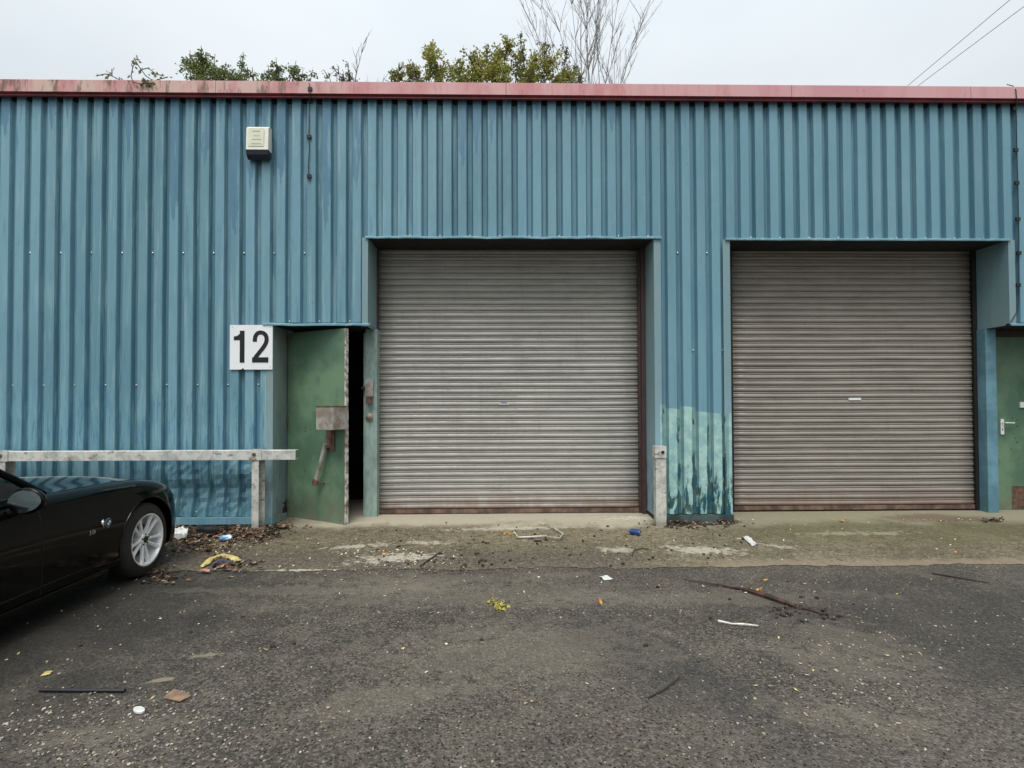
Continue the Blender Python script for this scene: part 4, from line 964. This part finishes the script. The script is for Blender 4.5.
# round badge with quadrants in its side vent, engine lettering behind it
bc = side(-.50, .585); bd = empty('fender_badge', (bc.x, -.50, .585)); bd.parent = car
for s in (1,):
    bm = bmesh.new(); lathe(bm, [(0.0, .036), (.007, .036), (.009, .032)], 32); mk('badge_ring', bm, M_chrome, bd, smooth=True)
    bm = bmesh.new(); lathe(bm, [(.009, .032), (.0105, .031)], 32); mk('badge_field', bm, M_trimb, bd)
    for q in range(4):
        bm = bmesh.new(); c_ = bm.verts.new((.0115, 0, 0)); arc_ = [bm.verts.new((.0115, .019*math.cos(R(90*q+a_)), .019*math.sin(R(90*q+a_)))) for a_ in range(0, 91, 15)]
        bm.faces.new([c_]+arc_); r_ = bmesh.ops.extrude_face_region(bm, geom=bm.faces[:]); bmesh.ops.translate(bm, vec=(.001, 0, 0), verts=[g_ for g_ in r_['geom'] if isinstance(g_, bmesh.types.BMVert)])
        mk('badge_quadrant', bm, M_white if q % 2 == 0 else M_blue if (M_blue := simple('badge_blue', (70, 120, 180), 0.3)) else None, bd)
Mt = Matrix(((0, 0, 1, 0), (1, 0, 0, 0), (0, 1, 0, 0), (0, 0, 0, 1)))
bm = bmesh.new(); tube(bm, [side(-.545-.01*math.sin(i*math.pi/10), .555+.064*i/10, .003) for i in range(11)], [.003+.008*math.sin(i*math.pi/10) for i in range(11)], 8); mk('side_indicator', bm, M_chrome, car, smooth=True)
tx = text_mesh('engine_lettering', '3.0i', .045, M_chrome, car, Matrix.Translation((side(-.66, .545).x+.002, -.655, .545)) @ Mt, .002)
# front end: kidney grilles, headlights, number plate
for s in (1, -1):
    c_ = Vector((s*.11, .768, .50)); bm = bmesh.new(); tube(bm, [c_+Vector((.075*math.cos(a_), 0, .05*math.sin(a_))) for a_ in [i*math.pi/10 for i in range(21)]], .009, 6); gr = mk('grille_surround', bm, M_chrome, car)
    mk('grille', bx(c_.x-.07, c_.x+.07, .745, .765, .455, .545), M_trimb, car)
    h_ = empty('headlight', (s*.60, .60, .60)); h_.parent = car
    bm = bmesh.new(); bmesh.ops.create_uvsphere(bm, u_segments=20, v_segments=12, radius=1)
    for v_ in bm.verts: v_.co = Vector((v_.co.x*.14, v_.co.y*.11, v_.co.z*.06))
    bmesh.ops.rotate(bm, verts=bm.verts, cent=(0, 0, 0), matrix=Matrix.Rotation(-s*R(38), 3, 'Z')); mk('lens', bm, M_glass, h_, smooth=True)
    bm = bmesh.new(); bmesh.ops.create_uvsphere(bm, u_segments=14, v_segments=8, radius=.04); mk('reflector', bm, M_chrome, h_, smooth=True)
    mk('tail_light', bx(s*.62-.1, s*.62+.1, -3.27, -3.2, .62, .70), simple('red_lens', (140, 20, 20), .2), car, bev=.01)

# ------------------------------------------------------------------ trees behind the unit
def m_bark(name, a, b):
    return simple(name, a, 0.9, scale=10, c2=b)
M_bark = m_bark('bark', (92, 84, 72), (64, 58, 50)); M_twig = m_bark('pale_twig', (150, 146, 140), (118, 112, 106))
def m_leaf(name, a, b, c):
    s = NT(name, 0.6, spec=0.3); at_ = s.n('ShaderNodeObjectInfo'); P = s.pos(); n = s.noise(P, 1.3, 3, 0.6); n2 = s.noise(P, 11, 2)
    col = s.mix(s.step(n, 0.35, 0.62), lin(a), lin(b)); col = s.mix(s.step(n2, 0.5, 0.7, 0, 0.8), col, lin(c)); s.set('Base Color', col)
    tr = s.n('ShaderNodeBsdfTranslucent'); s.l(col, tr.inputs[0]); ad = s.n('ShaderNodeMixShader'); ad.inputs[0].default_value = .35
    s.l(s.b.outputs[0], ad.inputs[1]); s.l(tr.outputs[0], ad.inputs[2]); s.l(ad.outputs[0], s.o.inputs[0]); return s.m
def leaf_bm(bm, p, size, rnd):
    d = Vector((rnd.gauss(0, 1), rnd.gauss(0, 1), rnd.gauss(0, .8)-.3)).normalized(); sd_ = d.cross(Vector((rnd.gauss(0, 1), rnd.gauss(0, 1), rnd.gauss(0, 1)))).normalized()
    l_ = size*rnd.uniform(.7, 1.3); w_ = l_*.3
    vv = [bm.verts.new(q) for q in (p, p+d*l_*.45+sd_*w_, p+d*l_, p+d*l_*.45-sd_*w_)]; bm.faces.new(vv)
def tree(name, label, base, clumps, m_lf, leafn, size, seed, group=None, bark=None):
    rnd = random.Random(seed); e = empty(name, base, label, 'tree', group); o_ = Vector(base)
    bark = bark or M_bark; top = max(c[0].z for c in clumps); cx = sum(c[0].x for c in clumps)/len(clumps)
    bm = bmesh.new(); fork = Vector((base[0]*.7+cx*.3, base[1], top*.55))
    tube(bm, [Vector((0, 0, -.05)), (fork-o_)*.5+Vector((.1, .1, 0)), fork-o_], [.2, .15, .11], 8); mk('trunk', bm, bark, e, smooth=True)
    bm = bmesh.new(); bl = bmesh.new()
    for c, r in clumps:
        f2 = fork+Vector((rnd.uniform(-.1, .1), rnd.uniform(-.1, .1), rnd.uniform(-1.2, .3)))
        m1 = f2.lerp(c, .5)+Vector((rnd.gauss(0, .15), rnd.gauss(0, .15), .1)); tube(bm, [f2-o_, m1-o_, c-o_+Vector((0, 0, r*.6))], [.05, .03, .008], 5)
        for k in range(16):
            a_ = m1.lerp(c, rnd.uniform(.75, 1.0)); d_ = Vector((rnd.gauss(0, 1), rnd.gauss(0, 1), rnd.gauss(.25, .9))).normalized()*r*rnd.uniform(.7, 1.35)
            mid = a_+d_*.5+Vector((rnd.gauss(0, .05), rnd.gauss(0, .05), .05)); tube(bm, [a_-o_, mid-o_, a_+d_-o_], [.014, .009, .004], 4)
            for q in range(int(leafn*min(r, .6)/16)):
                t_ = rnd.uniform(.15, 1.05); leaf_bm(bl, a_+d_*t_-o_+Vector((rnd.gauss(0, r*.13), rnd.gauss(0, r*.13), rnd.gauss(0, r*.13))), size, rnd)
    mk('branches', bm, bark, e)
    me = bpy.data.meshes.new('crown'); bl.to_mesh(me); bl.free(); link('crown', me, m_lf, e)
L_green = m_leaf('green_leaves', (92, 110, 60), (124, 136, 80), (150, 142, 88))
L_dark = m_leaf('dark_leaves', (98, 104, 74), (124, 126, 92), (144, 134, 98))
L_yell = m_leaf('yellowing_leaves', (128, 132, 60), (160, 158, 82), (182, 172, 96))
YT = 8.6; MPP = (YT+D)/F                                   # metres per pixel at the trees
def cl(px, py, rp, Y=YT): return (at(px, py, Y+random.Random(px*7+py).uniform(-.6, .6)), rp*MPP)
def lower(lst, n=1):
    out = list(lst)
    for c, r in lst[::2]: out.append((c+Vector((0, .3, -1.6)), r*1.6))
    return out
A1 = [cl(190, 56, 10), cl(200, 66, 14), cl(215, 62, 14), cl(226, 70, 13), cl(243, 66, 10), cl(205, 76, 14), cl(235, 78, 12), cl(201, 50, 7)]
tree('broadleaf_tree', 'dark green tree showing over the capping above the cream alarm box', (at(212, 80, YT).x, YT, 0), lower(A1), L_green, 1400, .08, 3, 'trees behind the unit')
A2 = [cl(252, 72, 8), cl(268, 70, 9), cl(276, 62, 8), cl(282, 76, 9), cl(296, 66, 9), cl(303, 74, 8), cl(312, 76, 6), cl(262, 78, 8)]
tree('broadleaf_tree', 'smaller green tree showing over the capping above the thin wall cable', (at(285, 80, YT-.5).x, YT-.5, 0), lower(A2), L_green, 1100, .08, 4, 'trees behind the unit')
A3 = [cl(328, 76, 6), cl(338, 70, 7), cl(348, 66, 6), cl(352, 76, 6), cl(343, 80, 7), cl(392, 76, 7), cl(400, 66, 6), cl(412, 72, 8)]
tree('broadleaf_tree', 'sparse thin-leaved tree above the capping between the two fuller green trees', (at(360, 80, YT+.4).x, YT+.4, 0), A3, L_dark, 520, .07, 5, 'trees behind the unit')
A4 = [cl(396, 72, 8), cl(408, 64, 8), cl(414, 74, 9), cl(428, 58, 13), cl(430, 46, 8), cl(440, 70, 13), cl(455, 66, 15), cl(470, 58, 13), cl(478, 72, 15), cl(495, 66, 14), cl(500, 52, 12), cl(508, 40, 9), cl(520, 60, 14), cl(535, 56, 12), cl(535, 72, 13), cl(552, 62, 11), cl(562, 74, 10), cl(574, 70, 8), cl(460, 78, 14), cl(505, 78, 15), cl(488, 48, 8)]
tree('broadleaf_tree', 'large yellow-green tree rising over the capping above the left shutter', (at(490, 80, YT+.2).x, YT+.2, 0), lower(A4), L_yell, 1500, .085, 6, 'trees behind the unit')
A4b = [cl(545, 42, 8), cl(575, 66, 7), cl(566, 52, 8), cl(582, 76, 6), cl(520, 36, 5), cl(416, 78, 9), cl(565, 78, 8)]
tree('broadleaf_tree', 'dark sparse-leaved tree tangled between the yellow-green tree and the bare tree', (at(556, 80, YT+.8).x, YT+.8, 0), A4b, L_dark, 700, .07, 16, 'trees behind the unit')
def bare(name, label, base, tips, z0, seed, rad=.035, group=None, sub=3):
    rnd = random.Random(seed); o_ = Vector(base); e = empty(name, base, label, 'tree', group)
    bm = bmesh.new(); tube(bm, [(0, 0, -.05), (.05, 0, z0*.5), (0, 0, z0)], [rad*4, rad*3.2, rad*2.6], 8); mk('trunk', bm, M_bark, e, smooth=True)
    bm = bmesh.new(); root = o_+Vector((0, 0, z0-.1))
    def grow(p, d, L, r, lev):
        pts = [p]; n = 6; q = p.copy(); dd = d.copy()
        for i in range(n):
            dd = (dd+Vector((rnd.gauss(0, .07), rnd.gauss(0, .07), .05))).normalized(); q = q+dd*L/n; pts.append(q.copy())
        tube(bm, [a_-o_ for a_ in pts], [r*(1-.7*i/n) for i in range(n+1)], 5)
        if lev < sub:
            for k in range(8 if lev == 0 else 4):
                i = rnd.randint(1 if lev else 3, n); sdir = (dd+Vector((rnd.choice((-1, 1))*rnd.uniform(.25, .6), rnd.gauss(0, .3), .3))).normalized()
                grow(pts[i], sdir, L*rnd.uniform(.2, .34), r*.55, lev+1)
    for t_ in tips:
        v_ = t_-root; L = v_.length; d = (v_.normalized()+Vector((0, 0, -.05))).normalized(); grow(root+Vector((rnd.gauss(0, .1), rnd.gauss(0, .1), rnd.uniform(-.5, .3))), d, L, rad, 0)
    mk('branches', bm, M_twig, e)
YB = 9.6
tips = [at(px, py, YB) for px, py in ((545, 12), (553, -8), (560, -30), (570, -10), (580, -34), (590, -14), (602, -36), (612, -10), (620, -30), (630, 0), (636, 30), (628, 52), (596, 10), (556, 25))]
b0 = at(588, 190, YB); bare('bare_tree', 'leafless pale tree with fanned upright branches above the left shutter', (b0.x, YB, 0), tips, b0.z, 21, .019)
b0 = at(362, 100, YT-.2); bare('bare_tree', 'small leafless sapling with a few thin twigs between the green trees', (b0.x, YT-.2, 0), [at(361, 58, YT), at(366, 54, YT), at(378, 68, YT), at(357, 64, YT)], b0.z, 22, .016, sub=1)
# creeper hanging over the capping
cr_ = empty('creeper', at(146, 80, .1), 'thin trailing creeper sprig with a loop hanging over the weathered capping', 'plant'); o_ = Vector(cr_.location)
bm = bmesh.new(); bl = bmesh.new(); rnd = random.Random(5)
def P3(px, py, y): return at(px, py, y)-o_
ms = [[(150, 84, .1), (152, 80, .0), (146, 76, -.02), (140, 68, .0), (136, 62, .05), (133, 66, .02), (131, 76, -.06), (133, 82, -.10), (140, 84, -.11), (148, 83, -.10)], [(140, 70, .0), (148, 68, .05), (156, 74, .05), (164, 76, .05)], [(150, 82, .05), (160, 79, .05), (168, 77, .1)], [(120, 80, .2), (112, 76, .2), (105, 74, .2), (96, 76, .2)], [(112, 76, .2), (112, 69, .2)], [(137, 63, .05), (134, 58, .05)]]
for l_ in ms:
    pts = [P3(*q) for q in l_]; tube(bm, pts, .006, 5)
    for i in range(len(pts)-1):
        for k in range(5 if len(l_) < 8 else 2): leaf_bm(bl, pts[i].lerp(pts[i+1], rnd.random())+Vector((rnd.gauss(0, .02),)*3), .05, rnd)
for k in range(26): leaf_bm(bl, P3(148+rnd.gauss(0, 3), 83+rnd.gauss(0, 1), -.1), .05, rnd)
mk('stem', bm, M_bark, cr_); me = bpy.data.meshes.new('leaves'); bl.to_mesh(me); bl.free(); link('leaves', me, L_dark, cr_)

M_wire = simple('weathered_wire', (128, 132, 138), .5, .3)
# overhead wires
for a_, b2, lab in (((905, 88), (1012, -2), 'upper of the two thin overhead wires crossing the sky at the right'), ((915, 88), (1030, 2), 'lower of the two thin overhead wires crossing the sky at the right')):
    p, q = at(*a_, 14.0), at(*b2, 9.0); d_ = q-p; pts = [p-d_*3+d_*7*i/40+Vector((0, 0, -.0+.02*((i-20)/20)**2)) for i in range(41)]
    pts = [p-d_*2+d_*5*i/30 for i in range(31)]; bm = bmesh.new(); tube(bm, pts, .010, 6); tag(mk('overhead_wire', bm, M_wire), lab, 'wire', 'overhead wires')

# ------------------------------------------------------------------ litter on the ground
def gz(x, y):
    return apz(x, y)+.002 if -1.8 < y else 0.002
def g3(px, py):
    p = gp(px, py); p = gp(px, py, gz(p.x, p.y)); return p
def can(name, label, px, py, rz, col, crush=0.0):
    p = g3(px, py); m_ = simple(col[0], col[1], .35, .3, scale=18, c2=col[2])
    e = empty(name, p, label, 'drinks can', rz=rz); bm = bmesh.new(); r = .033
    lathe(bm, [(-.058, .024), (-.055, .027), (-.048, r), (0, r), (.048, r), (.056, .027), (.060, .025)], 20, Matrix.Translation((0, 0, r)))
    for v_ in bm.verts:
        n_ = mnoise.noise(v_.co*30+Vector((px, 0, 0))); v_.co.z = max(0.0, v_.co.z*(1-crush*abs(n_)*2)); v_.co.y += crush*.02*n_
    mk('can_body', bm, m_, e, smooth=True)
    bm = bmesh.new(); lathe(bm, [(.0605, .022), (.0625, .022), (.0625, .026), (.0595, .026)], 20, Matrix.Translation((0, 0, r)), closed=True); mk('can_rim', bm, M_chrome, e)
can('drinks_can', 'blue drinks can lying on the apron near the bollard', 635, 535, R(-35), ('blue_can', (52, 84, 150), (40, 62, 120)))
can('drinks_can', 'crushed pale blue and silver drinks can among the leaf litter by the rail post', 225.5, 541, R(25), ('pale_can', (150, 180, 200), (70, 110, 150)), .35)
def sheetish(name, label, cat, poly, m, th=.004, lift=.004, crump=.0, mats=None):
    pts = [g3(*q) for q in poly]; c = sum(pts, Vector())/len(pts)
    bm = bmesh.new(); bm.faces.new([bm.verts.new(p-c+Vector((0, 0, lift))) for p in pts])
    r_ = bmesh.ops.extrude_face_region(bm, geom=bm.faces[:]); bmesh.ops.translate(bm, vec=(0, 0, th), verts=[g_ for g_ in r_['geom'] if isinstance(g_, bmesh.types.BMVert)])
    if crump:
        bmesh.ops.triangulate(bm, faces=bm.faces); bmesh.ops.subdivide_edges(bm, edges=bm.edges, cuts=4, use_grid_fill=True)
        for v_ in bm.verts: v_.co.z += crump*abs(mnoise.noise(v_.co*14+c))*2
    o_ = mk(name, bm, m, loc=c); return tag(o_, label, cat)
M_paper = simple('white_paper', (206, 206, 202), .8, var=.2, scale=12); M_card = simple('soggy_cardboard', (140, 116, 94), .9, c2=(110, 90, 74), scale=9)
sheetish('cardboard_scrap', 'flat brown scrap of wet cardboard lying on the asphalt', 'cardboard', [(163, 699), (174, 690), (191, 697), (180, 703)], M_card, .004, .002, .006)
sheetish('paper_scrap', 'small white paper scrap on the asphalt below the left shutter', 'paper', [(599, 577), (608, 576.6), (613, 580), (604, 580.5)], M_paper, .002, .002, .01)
sheetish('crumpled_bag', 'crumpled white carrier bag standing by the wheel of the black car', 'bag', [(174, 540), (186, 541), (188, 537), (183, 533), (174, 534)], M_paper, .05, .0, .05)
sheetish('dark_tray', 'flat dark plastic tray in the leaf litter below the blue wall', 'tray', [(196, 534), (216, 535), (217, 531), (198, 530)], M_black, .05, 0, .02)
# yellow and grey crumpled packaging
e = empty('plastic_packaging', g3(218, 566), 'crumpled yellow and grey plastic packaging on the ground right of the black car', 'packaging')
def lump(pts, rad, m, name, par, h=.05):
    o_ = Vector(par.location); bm = bmesh.new(); q = [g3(*a_)-o_+Vector((0, 0, rad*.6)) for a_ in pts]; tube(bm, q, [rad*(.6+.5*math.sin(3.1*i/(len(q)-1))) for i in range(len(q))], 10)
    bmesh.ops.subdivide_edges(bm, edges=bm.edges, cuts=2, use_grid_fill=True)
    for v_ in bm.verts: v_.co += Vector((mnoise.noise(v_.co*25), mnoise.noise(v_.co*25+Vector((9, 0, 0))), mnoise.noise(v_.co*25+Vector((0, 9, 0)))))*rad*.9; v_.co.z = max(.003, v_.co.z*.7)
    return mk(name, bm, m, par)
M_yel = simple('yellow_plastic', (206, 192, 110), .5, c2=(170, 150, 110), scale=20); M_grey = simple('grey_film', (84, 80, 92), .3, scale=20); M_pink = simple('pink_film', (196, 140, 130), .4, scale=16)
lump([(204, 567), (210, 561), (222, 557), (232, 559), (240, 562)], .030, M_yel, 'yellow_wrap', e)
lump([(212, 568), (220, 564), (232, 564)], .036, M_grey, 'grey_film', e)
lump([(200, 572), (205, 572), (209, 573)], .022, M_pink, 'pink_film', e)
# white bent frame piece
def stick(name, label, cat, pts, r, m, lift=.012, n=6):
    q = [g3(*a_[:2])+Vector((0, 0, lift+(a_[2] if len(a_) > 2 else 0))) for a_ in pts]; c = q[0].copy(); bm = bmesh.new(); tube(bm, [a_-c for a_ in q], r, n); return tag(mk(name, bm, m, loc=c), label, cat)
M_wpl = simple('dirty_white_plastic', (206, 204, 192), .5, c2=(150, 144, 128), scale=10)
M_wood = simple('dark_wet_stick', (60, 44, 36), .8, scale=12); M_rw = simple('reddish_stick', (84, 60, 50), .8, c2=(44, 34, 30), scale=9)
stick('bent_trim_strip', 'bent white plastic trim strip forming an open frame before the left shutter', 'trim strip', [(514, 533), (518, 538.5), (545, 538, .01), (560, 541, .02), (563, 535), (548, 527, .02), (538, 524)], .009, M_wpl)
stick('broken_branch', 'long dark reddish broken branch on the asphalt before the right shutter', 'branch', [(684, 580.5), (705, 584), (735, 589), (748, 592), (770, 599), (796, 608)], [.006, .007, .012, .022, .024, .016], M_rw, .014)
stick('branch_twig', 'thin dark twig beyond the end of the long broken branch', 'twig', [(800, 608), (814, 612), (826, 616)], [.008, .007, .003], M_wood, .006)
stick('pale_stick', 'short pale peeled stick on the asphalt below the broken branch', 'stick', [(718, 622), (732, 625), (744, 625.5), (758, 627)], [.010, .006, .010, .006], M_wpl, .008)
stick('dark_stick', 'straight black rubber strip lying on the asphalt at the lower left', 'strip', [(40, 691.5), (80, 691.8), (125, 692)], .010, M_black, .008)
stick('dark_twig', 'thin dark twig on the asphalt at the far right', 'twig', [(932, 574), (950, 577), (990, 584)], [.007, .008, .004], M_wood, .008)
stick('grey_twig', 'short grey twig on the pale patch before the open green door', 'twig', [(420, 567), (430, 560), (440, 553)], [.006, .007, .005], M_cable, .008)
stick('curled_twig', 'small curled twig on the apron below the blue can', 'twig', [(632, 557), (634, 551), (642, 549), (649, 550)], .005, M_wood, .008)
stick('faint_twig', 'thin grass stalk lying diagonally on the asphalt at lower middle', 'twig', [(648, 699), (665, 690), (680, 678)], .004, M_wood, .006)
for i, (px, py) in enumerate(((490, 543), (620, 553), (742, 556), (688, 548), (385, 565))):
    pass
sheetish('bottle_cap', 'round white bottle cap on the asphalt at lower left', 'bottle cap', [(139+6*math.cos(a_), 711+3.2*math.sin(a_)) for a_ in [i*math.pi/6 for i in range(12)]], M_paper, .008, .001)
sheetish('yellow_leaf', 'single long yellow leaf on the asphalt at the left above the rubber strip', 'leaf', [(40, 677), (45, 672.5), (53, 671.5), (50, 675)], M_yel, .002, .002, .006)
sheetish('white_wrapper', 'white torn wrapper on the pale streak of the apron before the right shutter', 'wrapper', [(743, 538), (748, 536.5), (757, 545), (752, 547)], M_paper, .004, .002, .02)
# leaf and rubble litter: nobody could count it
def litter(name, label, cat, m, spots, seed, size, kind='leaf'):
    rnd = random.Random(seed); bm = bmesh.new()
    for px, py, sx, sy, n in spots:
        for k in range(n):
            if sx < 0: x, y = rnd.uniform(px+sx, px-sx), rnd.uniform(py-sy, py+sy)
            else: x, y = rnd.gauss(px, sx), rnd.gauss(py, sy)
            if y < 519: y = 519+rnd.random()*3
            p = g3(x, y)
            if p.y > .4: continue
            s_ = size*rnd.uniform(.5, 1.4)
            if kind == 'leaf':
                a_ = rnd.uniform(0, 6.28); d1 = Vector((math.cos(a_), math.sin(a_), rnd.uniform(-.1, .5)))*s_; d2 = Vector((-math.sin(a_), math.cos(a_), rnd.uniform(-.2, .5)))*s_*.35
                vv = [bm.verts.new(p+q_+Vector((0, 0, s_*.15))) for q_ in (-d1*.5, d2*.8-d1*.1, d1*.5+Vector((0, 0, s_*.1)), -d2*.8+d1*.05)]; bm.faces.new(vv)
            else:
                M_ = Matrix.Translation(p+Vector((0, 0, s_*.25))) @ Matrix.Rotation(rnd.uniform(0, 6), 4, 'Z') @ Matrix.Rotation(rnd.uniform(-.5, .5), 4, 'X')
                vv = box(bm, -s_*.5, s_*.5, -s_*.35, s_*.35, -s_*.25, s_*.25, M=M_)
                for v_ in vv: v_.co += Vector((rnd.gauss(0, s_*.1), rnd.gauss(0, s_*.1), rnd.gauss(0, s_*.05)))
    bmesh.ops.recalc_face_normals(bm, faces=bm.faces); me = bpy.data.meshes.new(name); bm.to_mesh(me); bm.free()
    return tag(link(name, me, m), label, cat, kind='stuff')
def m_varleaf(name, cols):
    s = NT(name, .7, spec=.3); P = s.pos(); v_ = s.vor(P, 28); r_ = s.xyz(v_['Color'])[0]; k = s.n('ShaderNodeValToRGB'); k.color_ramp.interpolation = 'CONSTANT'
    while len(k.color_ramp.elements) < len(cols): k.color_ramp.elements.new(.5)
    for i, c in enumerate(cols): k.color_ramp.elements[i].position = i/len(cols); k.color_ramp.elements[i].color = (*lin(c), 1)
    s.l(r_, k.inputs[0]); s.set('Base Color', k.outputs[0]); return s.m
M_mould = m_varleaf('brown_leaf_litter', [(56, 42, 32), (84, 60, 46), (38, 32, 26), (116, 84, 62), (52, 46, 36), (150, 128, 106), (30, 27, 24), (66, 54, 40)])
M_flake = m_varleaf('pale_litter_flakes', [(196, 184, 160), (214, 206, 190), (170, 150, 116), (204, 190, 130), (150, 130, 104)])
litter('leaf_litter', 'drift of brown dead leaves along the foot of the blue wall', 'leaf litter', M_mould, [(225, 532, -55, 6, 900), (195, 545, 22, 5, 260), (245, 536, 14, 4, 260), (160, 575, 14, 6, 90), (285, 527, 8, 3, 60), (235, 565, 16, 4, 70), (690, 524, 20, 2, 110), (992, 514, 8, 1.5, 40), (725, 522, 5, 2, 40)], 1, .055)
litter('pale_flakes', 'scattered pale leaf and paper flakes over the ground', 'flakes', M_flake, [(215, 538, 28, 8, 240), (260, 545, 30, 10, 60), (400, 556, 32, 9, 320), (255, 532, 18, 6, 60), (330, 550, 60, 14, 60), (700, 560, -260, 45, 90), (400, 620, -400, 90, 90), (780, 530, -200, 18, 60), (930, 512, 30, 2, 40), (560, 545, -160, 18, 80), (820, 640, 60, 40, 20)], 2, .022)
litter('dark_fragments', 'scattered dark bark and soil fragments on the apron', 'fragments', M_wood, [(560, 545, -190, 22, 90), (470, 560, 30, 6, 30), (400, 600, -380, 60, 12), (690, 524, 24, 3, 60), (800, 612, 20, 6, 40), (540, 540, 10, 2, 20)], 3, .02, 'chip')
litter('gravel', 'loose pale grit and small stones on the asphalt', 'gravel', m_varleaf('grit', [(130, 122, 108), (154, 145, 128), (104, 97, 87), (176, 169, 154)]), [(512, 690, -512, 80, 260), (400, 560, 40, 9, 260), (860, 650, 60, 45, 420), (110, 730, 80, 22, 300), (120, 730, 90, 25, 160), (512, 600, -512, 30, 300), (620, 545, -400, 24, 400)], 4, .009, 'chip')
litter('fallen_leaves', 'small sprinkling of fresh yellow leaves on the asphalt below the left shutter', 'leaves', simple('fresh_yellow_leaf', (172, 160, 66), .6, c2=(128, 124, 50), scale=20), [(497, 603, 3.2, 1.5, 26), (500, 608, 3.6, 1.8, 24), (493, 603, 3, 1.2, 12)], 5, .032)
litter('orange_leaves', 'few yellow and orange leaves scattered before the left shutter', 'leaves', simple('orange_leaf', (200, 150, 70), .6, c2=(170, 120, 50), scale=20), [(505, 534, 4, .8, 14), (462, 531, 2, .6, 3), (430, 540, 30, 8, 8), (620, 537, 3, 1, 4), (600, 603, 2, 1, 2), (755, 590, 4, 2, 9), (840, 512, 5, .8, 12), (800, 570, 90, 30, 8)], 6, .04)
